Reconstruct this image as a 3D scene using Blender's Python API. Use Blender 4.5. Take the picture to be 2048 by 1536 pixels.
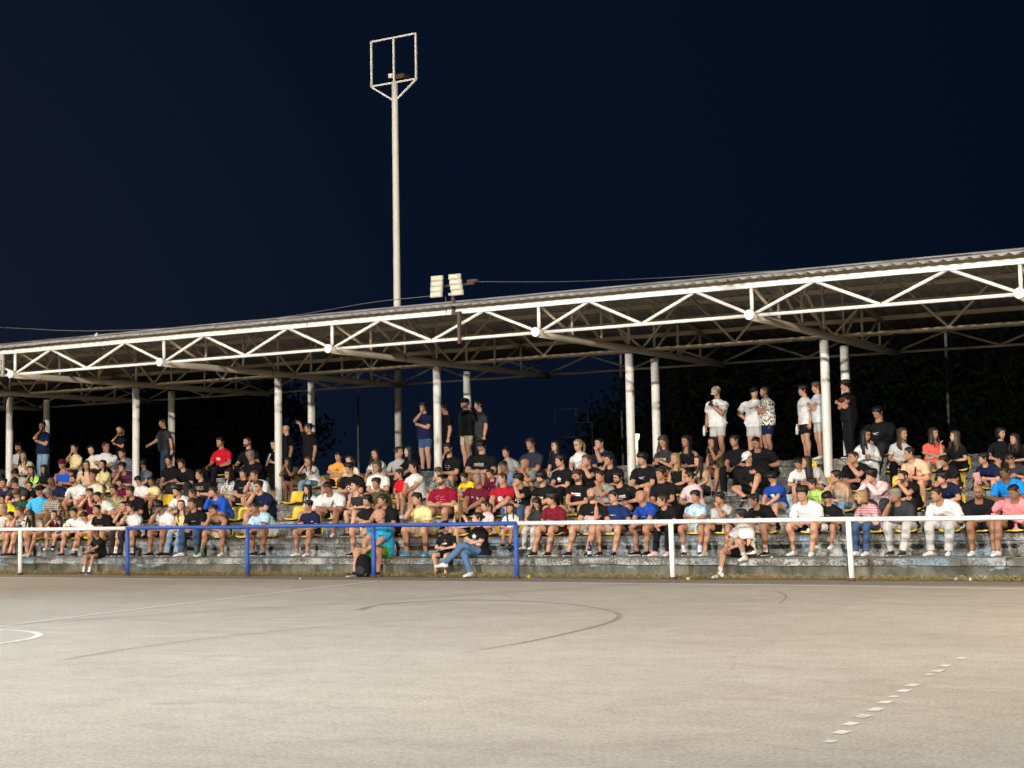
import bpy, math, random
import numpy as np
from mathutils import Matrix, Vector

for o in list(bpy.data.objects):
    bpy.data.objects.remove(o, do_unlink=True)
SC = bpy.context.scene
COL = SC.collection
rad = math.radians

# ------------------------------------------------------------------ camera
YAW, PITCH, ROLL, CAMH, FPX = 0.508913, 0.080291, -0.017402, 1.2897, 3108.4
cam_d = bpy.data.cameras.new('camera'); cam = bpy.data.objects.new('camera', cam_d); COL.objects.link(cam)
cam_d.sensor_width = 36.0; cam_d.lens = 36.0 * FPX / 2048.0
cam_d.clip_start = 0.1; cam_d.clip_end = 2000
_cy, _sy, _cp, _sp = math.cos(YAW), math.sin(YAW), math.cos(PITCH), math.sin(PITCH)
_r = Vector((_cy, _sy, 0)); _f = Vector((-_sy*_cp, _cy*_cp, _sp)); _u = Vector((_sy*_sp, -_cy*_sp, _cp))
_c, _s = math.cos(ROLL), math.sin(ROLL)
_R = _r*_c + _u*_s; _U = _u*_c - _r*_s
cam.matrix_world = Matrix(((_R.x, _U.x, -_f.x, 0), (_R.y, _U.y, -_f.y, 0), (_R.z, _U.z, -_f.z, CAMH), (0, 0, 0, 1)))
SC.camera = cam

# ------------------------------------------------------------------ night sky
W = bpy.data.worlds.new('World'); SC.world = W; W.use_nodes = True
nt = W.node_tree; nt.nodes.clear()
_o = nt.nodes.new('ShaderNodeOutputWorld'); _b = nt.nodes.new('ShaderNodeBackground')
_tc = nt.nodes.new('ShaderNodeTexCoord'); _dp = nt.nodes.new('ShaderNodeVectorMath'); _dp.operation = 'DOT_PRODUCT'
_dp.inputs[1].default_value = Vector((-0.86, 0.50, 0.0)).normalized()      # faint glow of the town to the left
_rp = nt.nodes.new('ShaderNodeValToRGB'); _rp.color_ramp.interpolation = 'EASE'
_rp.color_ramp.elements[0].position = 0.62; _rp.color_ramp.elements[0].color = (0.0015, 0.0044, 0.0130, 1)
_rp.color_ramp.elements[1].position = 1.0; _rp.color_ramp.elements[1].color = (0.0070, 0.0102, 0.0215, 1)
_m = _rp.color_ramp.elements.new(0.86); _m.color = (0.0025, 0.0058, 0.0165, 1)
nt.links.new(_tc.outputs['Generated'], _dp.inputs[0]); nt.links.new(_dp.outputs['Value'], _rp.inputs[0])
nt.links.new(_rp.outputs[0], _b.inputs[0]); _b.inputs[1].default_value = 1.0
nt.links.new(_b.outputs[0], _o.inputs[0])
SC.view_settings.view_transform = 'Standard'; SC.view_settings.look = 'None'
SC.view_settings.gamma = 1.0; SC.view_settings.exposure = 0.0; SC.view_settings.use_curve_mapping = False

# floodlights of the court, the last one added to brighten its far side: masts stand outside the picture (built below), aim points on stand and court
FLOODS = [  # x, y, z, aim, power, colour, cone degrees, source radius
    (9.0, -22.0, 15.5, (-17, 29, 2.0), 300000, (1.0, 0.93, 0.82), 56, 0.25),
    (-30.0, -30.0, 11.5, (-19, 30, 3.0), 330000, (1.0, 0.95, 0.88), 50, 0.25),
    (-17.5, 5.5, 11.0, (-12.5, 8, 0.0), 13500, (0.76, 0.91, 1.0), 110, 0.35),
    (6.5, 19.5, 11.0, (-9, 21, 0.0), 15500, (1.0, 0.74, 0.50), 100, 0.35),
    (-41.0, 19.0, 11.0, (-20, 21, 0.0), 33000, (1.0, 0.80, 0.60), 90, 0.35),  # added mast, put in to lift the dim far strip of court
]

# ------------------------------------------------------------------ helpers
class MB:
    """collects quads / tris with material slots, builds one mesh"""
    def __init__(s): s.v = []; s.q = []; s.t = []; s.n = 0
    def add(s, verts, quads=(), tris=(), mi=0):
        verts = np.asarray(verts, float); b = s.n; s.v.append(verts); s.n += len(verts)
        if len(quads):
            q = np.asarray(quads, int) + b
            m = np.full(len(q), mi) if np.isscalar(mi) else np.asarray(mi)
            s.q.append((q, m))
        if len(tris):
            t = np.asarray(tris, int) + b; s.t.append((t, np.full(len(t), mi if np.isscalar(mi) else 0)))
        return b
    def mesh(s, name, smooth=True):
        v = np.concatenate(s.v)
        q = np.concatenate([a for a, _ in s.q]) if s.q else np.zeros((0, 4), int)
        t = np.concatenate([a for a, _ in s.t]) if s.t else np.zeros((0, 3), int)
        qm = np.concatenate([b for _, b in s.q]) if s.q else np.zeros(0, int)
        tm = np.concatenate([b for _, b in s.t]) if s.t else np.zeros(0, int)
        me = bpy.data.meshes.new(name)
        me.vertices.add(len(v)); me.vertices.foreach_set('co', v.ravel())
        nl = len(q)*4 + len(t)*3
        me.loops.add(nl); me.loops.foreach_set('vertex_index', np.concatenate([q.ravel(), t.ravel()]))
        me.polygons.add(len(q) + len(t))
        st = np.concatenate([np.arange(len(q))*4, len(q)*4 + np.arange(len(t))*3])
        me.polygons.foreach_set('loop_start', st)
        me.polygons.foreach_set('material_index', np.concatenate([qm, tm]).astype(np.int32))
        me.polygons.foreach_set('use_smooth', np.full(len(st), bool(smooth)))
        me.update(calc_edges=True); me.validate()
        return me
    def build(s, name, mats, parent=None, smooth=True, loc=None):
        me = s.mesh(name, smooth)
        for m in (mats if isinstance(mats, (list, tuple)) else [mats]): me.materials.append(m)
        return put(name, me, parent, loc)

def put(name, me, parent=None, loc=None):
    o = bpy.data.objects.new(name, me); COL.objects.link(o)
    if loc is not None: o.location = loc
    if parent is not None: o.parent = parent
    return o
def empty(name, loc=(0, 0, 0), rz=0):
    o = bpy.data.objects.new(name, None); COL.objects.link(o); o.location = loc; o.rotation_euler = (0, 0, rz)
    o.empty_display_size = 0.2
    return o
def tag(o, label=None, cat=None, group=None, kind=None):
    if label: o['label'] = label
    if cat: o['category'] = cat
    if group: o['group'] = group
    if kind: o['kind'] = kind
    return o
def copy_tree(o, parent=None):
    c = o.copy(); COL.objects.link(c)
    if parent is not None: c.parent = parent
    for ch in [k for k in o.children]: copy_tree(ch, c)
    return c
def nrm(a):
    a = np.asarray(a, float); return a / (np.linalg.norm(a) + 1e-12)
def box(mb, x0, x1, y0, y1, z0, z1, mi=0, bev=0.0):
    b = bev
    if b <= 0:
        v = [(x0,y0,z0),(x1,y0,z0),(x1,y1,z0),(x0,y1,z0),(x0,y0,z1),(x1,y0,z1),(x1,y1,z1),(x0,y1,z1)]
        mb.add(v, [(0,3,2,1),(4,5,6,7),(0,1,5,4),(1,2,6,5),(2,3,7,6),(3,0,4,7)], mi=mi)
    else:
        r = []
        for z, i in ((z0, b), (z0+b, 0), (z1-b, 0), (z1, b)):
            r.append([(x0+i+b*(i==0), y0+i*1.0, z), (x1-i-b*(i==0), y0+i, z), (x1-i, y0+i+b*(i==0), z), (x1-i, y1-i-b*(i==0), z),
                      (x1-i-b*(i==0), y1-i, z), (x0+i+b*(i==0), y1-i, z), (x0+i, y1-i-b*(i==0), z), (x0+i, y0+i+b*(i==0), z)])
        v = [p for k in r for p in k]; q = []
        for k in range(3):
            for j in range(8): q.append((k*8+j, k*8+(j+1) % 8, (k+1)*8+(j+1) % 8, (k+1)*8+j))
        q += [(24, 25, 26, 27), (24, 27, 28, 31), (28, 29, 30, 31), (3, 2, 1, 0), (7, 4, 3, 0), (7, 6, 5, 4)]
        mb.add(v, q, mi=mi)
def frames(P):
    P = np.asarray(P, float); n = len(P)
    T = np.zeros_like(P); T[1:-1] = P[2:] - P[:-2]; T[0] = P[1]-P[0]; T[-1] = P[-1]-P[-2]
    T = T / (np.linalg.norm(T, axis=1, keepdims=True) + 1e-12)
    ref = np.array([0, 0, 1.0]) if abs(T[0][2]) < 0.9 else np.array([1.0, 0, 0])
    A = np.zeros_like(P); a = nrm(ref - T[0]*np.dot(ref, T[0])); A[0] = a
    for i in range(1, n):
        a = a - T[i]*np.dot(a, T[i]); a = nrm(a); A[i] = a
    return T, A, np.cross(T, A)
def tube(mb, P, R, n=8, mi=0, ref=None, cap0=True, cap1=True, R2=None):
    P = np.asarray(P, float); k = len(P)
    R = np.full(k, R) if np.isscalar(R) else np.asarray(R, float)
    R2 = R if R2 is None else (np.full(k, R2) if np.isscalar(R2) else np.asarray(R2, float))
    T, A, B = frames(P)
    if ref is not None:
        ref = np.asarray(ref, float)
        A = np.array([nrm(ref - t*np.dot(ref, t)) for t in T]); B = np.cross(T, A)
    an = np.arange(n)*2*math.pi/n
    ca, sa = np.cos(an), np.sin(an)
    V = P[:, None, :] + A[:, None, :]*(R[:, None]*ca)[:, :, None] + B[:, None, :]*(R2[:, None]*sa)[:, :, None]
    V = V.reshape(-1, 3)
    i = np.arange(k-1)[:, None]*n; j = np.arange(n)[None, :]; j2 = (j+1) % n
    q = np.stack([i+j, i+j2, i+n+j2, i+n+j], -1).reshape(-1, 4)
    tr = []
    ex = []
    if cap0: c = k*n; ex.append(P[0]); tr += [(c, (jj+1) % n, jj) for jj in range(n)]
    if cap1: c = k*n + len(ex); ex.append(P[-1]); tr += [(c, (k-1)*n+jj, (k-1)*n+(jj+1) % n) for jj in range(n)]
    if ex: V = np.concatenate([V, np.array(ex)])
    b = mb.add(V, q, mi=mi)
    if tr:
        t = np.asarray(tr) + b; mb.t.append((t, np.full(len(t), mi)))
    return V
def cr(P, sub=4):
    """Catmull-Rom resampling of rows (any width)"""
    P = np.asarray(P, float); E = np.vstack([2*P[0]-P[1], P, 2*P[-1]-P[-2]]); out = []
    for i in range(1, len(E)-2):
        p0, p1, p2, p3 = E[i-1], E[i], E[i+1], E[i+2]
        for s in range(sub):
            t = s/sub
            out.append(0.5*((2*p1)+(-p0+p2)*t+(2*p0-5*p1+4*p2-p3)*t*t+(-p0+3*p1-3*p2+p3)*t**3))
    out.append(E[-2]); return np.array(out)
def member(name, a, b, r, mat, parent, n=10):
    mb = MB(); tube(mb, [a, b], r, n); return mb.build(name, mat, parent)
def bar(name, a, b, w, h, mat, parent):
    """rectangular member from a to b, w along z (or the nearest), h across"""
    a = np.asarray(a, float); b = np.asarray(b, float); T = nrm(b-a)
    ref = np.array([0, 0, 1.0]) if abs(T[2]) < .9 else np.array([1.0, 0, 0])
    A = nrm(ref-T*np.dot(ref, T))*w/2; B = np.cross(T, nrm(A))*h/2
    v = [p+sa*A+sb*B for p in (a, b) for sa, sb in ((-1, -1), (1, -1), (1, 1), (-1, 1))]
    mb = MB(); mb.add(v, [(0, 1, 2, 3), (7, 6, 5, 4), (0, 4, 5, 1), (1, 5, 6, 2), (2, 6, 7, 3), (3, 7, 4, 0)])
    return mb.build(name, mat, parent, smooth=False)

# ------------------------------------------------------------------ materials
MATS = {}
def nodes(name, rough=0.7, spec=0.3, metal=0.0):
    m = bpy.data.materials.new(name); m.use_nodes = True; t = m.node_tree
    b = t.nodes['Principled BSDF']; b.inputs['Roughness'].default_value = rough
    b.inputs['Specular IOR Level'].default_value = spec; b.inputs['Metallic'].default_value = metal
    return m, t, b
def coord(t, scale=1.0, kind='Object', sc3=None):
    tc = t.nodes.new('ShaderNodeTexCoord'); mp = t.nodes.new('ShaderNodeMapping')
    mp.inputs['Scale'].default_value = sc3 if sc3 else (scale,)*3
    t.links.new(tc.outputs[kind], mp.inputs[0]); return mp.outputs[0]
def gcoord(t, sc3=(1, 1, 1)):
    g = t.nodes.new('ShaderNodeNewGeometry'); mp = t.nodes.new('ShaderNodeMapping'); mp.inputs['Scale'].default_value = sc3
    t.links.new(g.outputs['Position'], mp.inputs[0]); return mp.outputs[0]
def noise(t, vec, scale, detail=4, rough=0.55):
    n = t.nodes.new('ShaderNodeTexNoise'); n.inputs['Scale'].default_value = scale
    n.inputs['Detail'].default_value = detail; n.inputs['Roughness'].default_value = rough
    t.links.new(vec, n.inputs['Vector']); return n.outputs['Fac']
def ramp(t, fac, stops):
    r = t.nodes.new('ShaderNodeValToRGB'); e = r.color_ramp.elements
    e[0].position, e[0].color = stops[0][0], (*stops[0][1], 1)
    e[1].position, e[1].color = stops[-1][0], (*stops[-1][1], 1)
    for p, c in stops[1:-1]:
        k = e.new(p); k.color = (*c, 1)
    t.links.new(fac, r.inputs[0]); return r.outputs[0]
def mix(t, fac, a, b, mode='MIX'):
    m = t.nodes.new('ShaderNodeMix'); m.data_type = 'RGBA'; m.blend_type = mode
    for s, val in ((0, fac), (6, a), (7, b)):
        if isinstance(val, (int, float)): m.inputs[s].default_value = val
        elif isinstance(val, tuple): m.inputs[s].default_value = (*val, 1) if len(val) == 3 else val
        else: t.links.new(val, m.inputs[s])
    return m.outputs[2]
def math_(t, op, a, b=0.0):
    m = t.nodes.new('ShaderNodeMath'); m.operation = op
    for i, val in enumerate((a, b)):
        if isinstance(val, (int, float)): m.inputs[i].default_value = val
        else: t.links.new(val, m.inputs[i])
    return m.outputs[0]
def bump(t, b, h, strength=0.3, dist=0.01):
    n = t.nodes.new('ShaderNodeBump'); n.inputs['Strength'].default_value = strength; n.inputs['Distance'].default_value = dist
    t.links.new(h, n.inputs['Height']); t.links.new(n.outputs[0], b.inputs['Normal'])
def base(t, b, c):
    if isinstance(c, tuple): b.inputs['Base Color'].default_value = (*c, 1)
    else: t.links.new(c, b.inputs['Base Color'])
def plain(name, c, rough=0.6, spec=0.3, metal=0.0, var=0.12, scale=6.0):
    if name in MATS: return MATS[name]
    m, t, b = nodes(name, rough, spec, metal)
    f = noise(t, coord(t, scale), 1.0, 3)
    base(t, b, ramp(t, f, [(0.3, tuple(x*(1-var) for x in c)), (0.7, tuple(min(1, x*(1+var)) for x in c))]))
    MATS[name] = m; return m

def mat_court():
    m, t, b = nodes('court_concrete', 0.85, 0.25)
    v = gcoord(t)
    big = ramp(t, noise(t, gcoord(t, (0.22, 0.30, 1)), 1.0, 4, 0.55), [(0.32, (0.340, 0.312, 0.272)), (0.5, (0.370, 0.344, 0.304)), (0.7, (0.40, 0.376, 0.338))])
    st = noise(t, gcoord(t, (0.35, 1.2, 1)), 1.1, 6, 0.7)
    c = mix(t, math_(t, 'MULTIPLY', ramp_f(t, st, 0.5, 0.75), 0.30), big, (0.26, 0.232, 0.195))
    pale = noise(t, gcoord(t, (0.5, 1.5, 1)), 0.8, 7, 0.75)
    c = mix(t, math_(t, 'MULTIPLY', ramp_f(t, pale, 0.56, 0.68), 0.40), c, (0.47, 0.455, 0.425))
    wear = noise(t, v, 2.2, 10, 0.85)
    c = mix(t, 1.0, c, ramp(t, wear, [(0.30, (0.80, 0.785, 0.765)), (0.48, (0.99, 0.99, 0.99)), (0.66, (1.13, 1.13, 1.13))]), 'MULTIPLY')
    scf = noise(t, gcoord(t, (0.9, 5.0, 1)), 1.1, 6, 0.7)
    c = mix(t, math_(t, 'MULTIPLY', ramp_f(t, scf, 0.60, 0.72), 0.35), c, (0.52, 0.505, 0.475))
    spt = noise(t, gcoord(t, (1, 1.4, 1)), 1.7, 3, 0.5)
    c = mix(t, math_(t, 'MULTIPLY', ramp_f(t, spt, 0.68, 0.76), 0.40), c, (0.19, 0.168, 0.14))
    vo = t.nodes.new('ShaderNodeTexVoronoi'); vo.feature = 'DISTANCE_TO_EDGE'; vo.inputs['Scale'].default_value = 0.16
    wv = t.nodes.new('ShaderNodeVectorMath'); wv.operation = 'ADD'; nn = t.nodes.new('ShaderNodeTexNoise'); nn.inputs['Scale'].default_value = 0.9; nn.inputs['Detail'].default_value = 5
    t.links.new(v, nn.inputs['Vector']); t.links.new(v, wv.inputs[0]); t.links.new(nn.outputs['Color'], wv.inputs[1]); t.links.new(wv.outputs[0], vo.inputs['Vector'])
    crk = ramp_f(t, vo.outputs['Distance'], 0.0035, 0.0)
    c = mix(t, math_(t, 'MULTIPLY', crk, 0.16), c, (0.13, 0.115, 0.10))
    g = noise(t, v, 36, 4, 0.85)
    c = mix(t, 1.0, c, ramp(t, g, [(0.28, (0.55, 0.54, 0.53)), (0.5, (1, 1, 1)), (0.72, (1.36, 1.35, 1.33))]), 'MULTIPLY')
    sp = noise(t, v, 120, 2, 0.6)
    c = mix(t, math_(t, 'MULTIPLY', ramp_f(t, sp, 0.66, 0.74), 0.5), c, (0.10, 0.09, 0.08))
    base(t, b, c); bump(t, b, g, 0.6, 0.01)
    return m
def ramp_f(t, fac, a, b_):
    mr = t.nodes.new('ShaderNodeMapRange'); mr.inputs[1].default_value = a; mr.inputs[2].default_value = b_
    t.links.new(fac, mr.inputs[0]); return mr.outputs[0]
def mat_terrace():
    """old concrete steps with flaking white and pale blue paint"""
    m, t, b = nodes('flaking_concrete', 0.9, 0.2)
    v = gcoord(t)
    con = ramp(t, noise(t, v, 4.0, 7, 0.7), [(0.3, (0.045, 0.041, 0.034)), (0.5, (0.115, 0.107, 0.09)), (0.72, (0.20, 0.185, 0.16))])
    pt = noise(t, gcoord(t, (0.8, 0.5, 0.9)), 1.6, 2, 0.5)
    paint = ramp(t, pt, [(0.42, (0.46, 0.455, 0.43)), (0.53, (0.36, 0.40, 0.42)), (0.62, (0.23, 0.32, 0.39))])
    fl = math_(t, 'ADD', math_(t, 'MULTIPLY', noise(t, gcoord(t, (1, 1, 1.2)), 26, 6, 0.8), 0.7), math_(t, 'MULTIPLY', noise(t, gcoord(t, (1, 1, 2.0)), 1.7, 4), 0.5))
    c = mix(t, math_(t, 'MULTIPLY', ramp_f(t, fl, 0.575, 0.66), 0.95), con, paint)
    st = noise(t, gcoord(t, (6, 1, 0.5)), 1.2, 4)
    c = mix(t, math_(t, 'MULTIPLY', ramp_f(t, st, 0.52, 0.68), 0.55), c, (0.05, 0.045, 0.037))
    base(t, b, c); bump(t, b, fl, 0.6, 0.03); return m
def mat_kerb():
    m, t, b = nodes('mossy_kerb', 0.92, 0.2)
    v = gcoord(t)
    con = ramp(t, noise(t, gcoord(t, (1.1, 1, 0.7)), 2.6, 6, 0.65), [(0.3, (0.035, 0.036, 0.028)), (0.5, (0.10, 0.098, 0.078)), (0.72, (0.185, 0.17, 0.135))])
    sx = t.nodes.new('ShaderNodeSeparateXYZ'); t.links.new(v, sx.inputs[0])
    hi = ramp_f(t, sx.outputs['Z'], 0.12, 0.30)
    pn = math_(t, 'ADD', noise(t, gcoord(t, (0.9, 1, 2.2)), 1.6, 5, 0.6), math_(t, 'MULTIPLY', hi, 0.18))
    c = mix(t, ramp_f(t, pn, 0.68, 0.74), con, (0.26, 0.36, 0.43))
    st = noise(t, gcoord(t, (5, 1, 0.35)), 1.5, 3)
    c = mix(t, math_(t, 'MULTIPLY', ramp_f(t, st, 0.55, 0.68), 0.6), c, (0.04, 0.037, 0.03))
    base(t, b, c); bump(t, b, pn, 0.4, 0.02); return m
def mat_painted(name, c, dirt, amount=0.5, scale=5.0, rough=0.5, zs=0.5):
    m, t, b = nodes(name, rough, 0.35)
    f = noise(t, gcoord(t, (1, 1, zs)), scale, 6, 0.7)
    d = noise(t, gcoord(t, (1, 1, 0.25)), scale*0.5, 3)
    k = math_(t, 'ADD', math_(t, 'MULTIPLY', f, 0.65), math_(t, 'MULTIPLY', d, 0.35))
    col = ramp(t, k, [(0.0, c), (1-amount*0.9, tuple(0.9*x for x in c)), (min(0.99, 1.02-amount*0.75), dirt)])
    base(t, b, col); bump(t, b, f, 0.15, 0.004); return m
def mat_sheet():
    m, t, b = nodes('corrugated_sheet', 0.55, 0.35)
    f = noise(t, gcoord(t, (0.6, 0.25, 0.25)), 2.2, 5, 0.65)
    base(t, b, ramp(t, f, [(0.3, (0.17, 0.165, 0.16)), (0.55, (0.28, 0.29, 0.305)), (0.75, (0.37, 0.38, 0.39))]))
    return m
M_court = mat_court(); M_terr = mat_terrace(); M_kerb = mat_kerb(); M_sheet = mat_sheet()
M_asph = plain('worn_asphalt', (0.20, 0.18, 0.155), 0.95, 0.2, var=0.3, scale=9)
M_earth = plain('dark_ground', (0.03, 0.03, 0.024), 0.95, 0.1)
M_white = mat_painted('white_gloss_paint', (0.74, 0.74, 0.71), (0.27, 0.17, 0.10), 0.43, 9)
M_colm = mat_painted('dirty_column_paint', (0.74, 0.73, 0.67), (0.30, 0.24, 0.16), 0.50, 4)
M_beam = mat_painted('rusty_beam_paint', (0.60, 0.54, 0.43), (0.18, 0.12, 0.075), 0.46, 3)
M_steel = mat_painted('old_cream_steel', (0.60, 0.51, 0.37), (0.14, 0.085, 0.055), 0.48, 5)
M_blue = mat_painted('blue_rail_paint', (0.025, 0.085, 0.38), (0.10, 0.07, 0.05), 0.50, 16)
M_mast = mat_painted('mast_paint', (0.72, 0.69, 0.60), (0.34, 0.28, 0.2), 0.35, 3)
M_line = mat_painted('line_paint', (0.74, 0.73, 0.70), (0.40, 0.375, 0.33), 0.53, 14)
M_under_bounce = plain('sheet_underside_bounce', (0.36, 0.345, 0.31), 0.7, 0.2, var=0.2, scale=3)  # underside coloured paler than the top, standing in for weak bounce light
M_dark = plain('tyre_dark', (0.235, 0.218, 0.195), 0.9, 0.2, var=0.35, scale=5)
M_brown = plain('brown_steel', (0.07, 0.04, 0.032), 0.6, 0.3)
M_black = plain('black_plastic', (0.012, 0.012, 0.013), 0.5, 0.4)
M_cable = plain('grey_cable', (0.12, 0.12, 0.125), 0.7)
M_seat = plain('yellow_plastic', (0.66, 0.46, 0.035), 0.38, 0.45, var=0.14, scale=3)
# ------------------------------------------------------------------ floodlight masts (outside the picture)
def build_floodlight_mast(x, y, z, aim, power, colr, cone, srad, label):
    e = empty('floodlight_mast', (x, y, 0)); tag(e, label, 'floodlight', 'court floodlight masts')
    member('pole', (0, 0, 0), (0, 0, z+0.2), 0.13, M_mast, e, 12)
    d = nrm(np.array(aim) - np.array((x, y, z))); back = -d*0.35
    member('crossarm', (-0.9, 0, z), (0.9, 0, z), 0.05, M_mast, e)
    for k in (-0.6, 0.0, 0.6):
        mb = MB(); P = np.array([back+(k, 0, z)+d*0.05, back+(k, 0, z)+d*0.2])
        tube(mb, P, [0.2, 0.28], 4, R2=[0.15, 0.2]); mb.build('lamp_housing', M_black, e, smooth=False)
    ld = bpy.data.lights.new('flood', 'SPOT'); ld.energy = power; ld.color = colr
    ld.spot_size = rad(cone); ld.spot_blend = 0.35; ld.shadow_soft_size = srad
    lo = bpy.data.objects.new('flood', ld); COL.objects.link(lo); lo.parent = e
    lo.location = (0, 0, z); lo.rotation_euler = Vector(d).to_track_quat('-Z', 'Y').to_euler()
for f, lb in zip(FLOODS, ('tall floodlight mast behind the viewpoint aimed at the stand',
                          'floodlight mast far behind the viewpoint on the left',
                          'floodlight mast left of the court with cool white lamps',
                          'floodlight mast right of the court with warm lamps',
                          'added floodlight mast at the far left, unseen, brightening the far court')):
    build_floodlight_mast(*f, lb)

# ------------------------------------------------------------------ ground, court, markings
def sheet(name, x0, x1, y0, y1, z, mat, kind='structure'):
    mb = MB(); mb.add([(x0, y0, z), (x1, y0, z), (x1, y1, z), (x0, y1, z)], [(0, 1, 2, 3)])
    o = mb.build(name, mat, smooth=False); tag(o, kind=kind); return o
sheet('ground', -400, 400, -200, 600, -0.03, M_earth)
sheet('asphalt_path', -80, 40, 23.0, 26.6, -0.006, M_asph)
mb = MB(); mb.add([(-80, -60, 0), (40, -60, 0), (40, 22.15, 0), (-80, 26.4, 0)], [(0, 1, 2, 3)])
mb = MB(); mb.add([(-80, -60, 0), (40, -60, 0), (40, 23.55, 0), (-9, 24.28, 0), (-26, 24.45, 0), (-80, 24.6, 0)], [(0, 1, 2, 3), (0, 3, 4, 5)])
court = tag(mb.build('court', M_court, smooth=False), kind='structure')
def ribbon(name, pts, w, mat, z=0.004, closed=False):
    P = np.array(pts, float); W_ = np.full(len(P), w) if np.isscalar(w) else np.array(w)
    T = np.zeros_like(P); T[1:-1] = P[2:]-P[:-2]; T[0] = P[1]-P[0]; T[-1] = P[-1]-P[-2]
    T /= np.linalg.norm(T, axis=1, keepdims=True); N = np.stack([-T[:, 1], T[:, 0]], 1)
    L_, R_ = P+N*W_[:, None]/2, P-N*W_[:, None]/2
    v = np.concatenate([np.c_[L_, np.full(len(P), z)], np.c_[R_, np.full(len(P), z)]]); n = len(P)
    mb = MB(); mb.add(v, [(i, i+n, i+n+1, i+1) for i in range(n-1)])
    return mb.build(name, mat, court, smooth=False)
ribbon('centre_line', [(-12.5, 3.0), (-14.49, 13.34), (-15.0, 15.6), (-15.45, 18.3), (-16.41, 24.1)], 0.08, M_line)
ribbon('side_line', [(-60, 24.35), (-26.4, 24.22), (-13.7, 24.12), (-9.1, 23.98), (-4.7, 23.5), (20, 23.0)], 0.12, M_line)
a = np.linspace(0, 2*math.pi, 60)
ribbon('centre_circle', np.c_[-14.02+1.5*np.cos(a), 11.42+1.5*np.sin(a)], 0.09, M_line)
dk = cr([(-11.85, 17.03), (-12.22, 18.0), (-12.0, 18.75), (-11.45, 19.25), (-10.55, 19.18), (-9.5, 18.64), (-8.66, 17.83), (-8.05, 16.96), (-7.68, 15.91), (-7.5, 14.92), (-7.34, 13.37), (-7.34, 12.22)], 4)
ribbon('old_dark_arc', dk, np.interp(np.arange(len(dk)), [0, 3, 20, 28, 36, len(dk)-1], [0.12, 0.07, 0.035, 0.07, 0.035, 0.01]), M_dark)
ribbon('old_dark_line', cr([(-10.5, 10.4), (-10.75, 11.82), (-10.68, 13.54), (-10.19, 15.45), (-9.4, 16.85), (-8.55, 18.05), (-7.2, 19.05), (-5.7, 19.5), (-3.91, 19.5), (-1, 19.2)], 5), 0.022, M_dark, 0.006)
ribbon('small_dark_arc', cr([(-8.5, 22.5), (-8.1, 22.34), (-7.7, 21.74), (-7.32, 20.82), (-6.96, 19.56)], 4), 0.03, M_dark)
for k, (x, y) in enumerate([(-3.11, 13.08), (-3.09, 12.45), (-3.05, 12.06), (-3.04, 11.77), (-2.98, 11.06), (-2.95, 10.72), (-2.92, 10.37), (-2.89, 10.07), (-2.85, 9.7), (-2.83, 9.36), (-2.8, 9.02), (-2.75, 8.67), (-2.7, 8.32)]):
    mb = MB(); w, l = (0.028, 0.10) if k in (3, 6, 12) else (0.038, 0.15)
    mb.add([(x-w, y-l/2, .004), (x+w, y-l/2-.012, .004), (x+w+.01, y+l/2-.012, .004), (x-w+.01, y+l/2, .004)], [(0, 1, 2, 3)])
    mb.build('line_dash', M_line, court, smooth=False)

# ------------------------------------------------------------------ terraces
E_ = [25.95, 27.12, 28.29, 29.46, 30.72, 31.45]; L_ = [.36, .74, 1.11, 1.48, 1.85, 2.22]
X0, X1 = -46.0, 8.0
rng = random.Random(4)
terr = empty('stand_terrace', (-19, 26, 0)); tag(terr, 'stepped concrete terraces of the stand with flaking white and blue paint', 'terraces')
terr_off = Vector((-19, 26, 0))
def child_at(o): o.location = -terr_off; return o
for k in range(6):
    mb = MB(); y1 = 34.2
    box(mb, X0, X1, E_[k]+0.05, y1, (0 if k == 0 else L_[k-1]-0.05), L_[k]-0.11)
    st = child_at(mb.build('step', M_kerb if k == 0 else M_terr, terr, smooth=False))
    x = X0
    while x < X1-0.1:
        ln = rng.uniform(2.2, 3.4); xe = min(X1, x+ln); n = 16
        xs = np.linspace(x+0.006, xe-0.006, n); dz = rng.uniform(-.008, .006); rows = []
        yb = E_[k+1]+0.3 if k < 5 else y1
        for (yy, zz, j) in ((E_[k]+.03, L_[k]-.125, .3), (E_[k], L_[k]-.118, 1), (E_[k]-.004, L_[k]-.02, 1), (E_[k]+.02, L_[k], .6), (yb, L_[k], 0), (yb, L_[k]-.10, 0)):
            rows.append([(xx, yy+j*rng.uniform(-.010, .010), zz+dz+j*rng.uniform(-.012, .004)) for xx in xs])
        v = [p for r in rows for p in r]; q = []
        for r in range(5):
            for i in range(n-1): q.append((r*n+i, r*n+i+1, (r+1)*n+i+1, (r+1)*n+i))
        q.append((0, n, 2*n, 3*n)); q.append((n-1, 4*n-1, 3*n-1, 2*n-1))
        mb = MB(); mb.add(v, q); mb.build('slab', M_terr, st, smooth=False); x = xe

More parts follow.
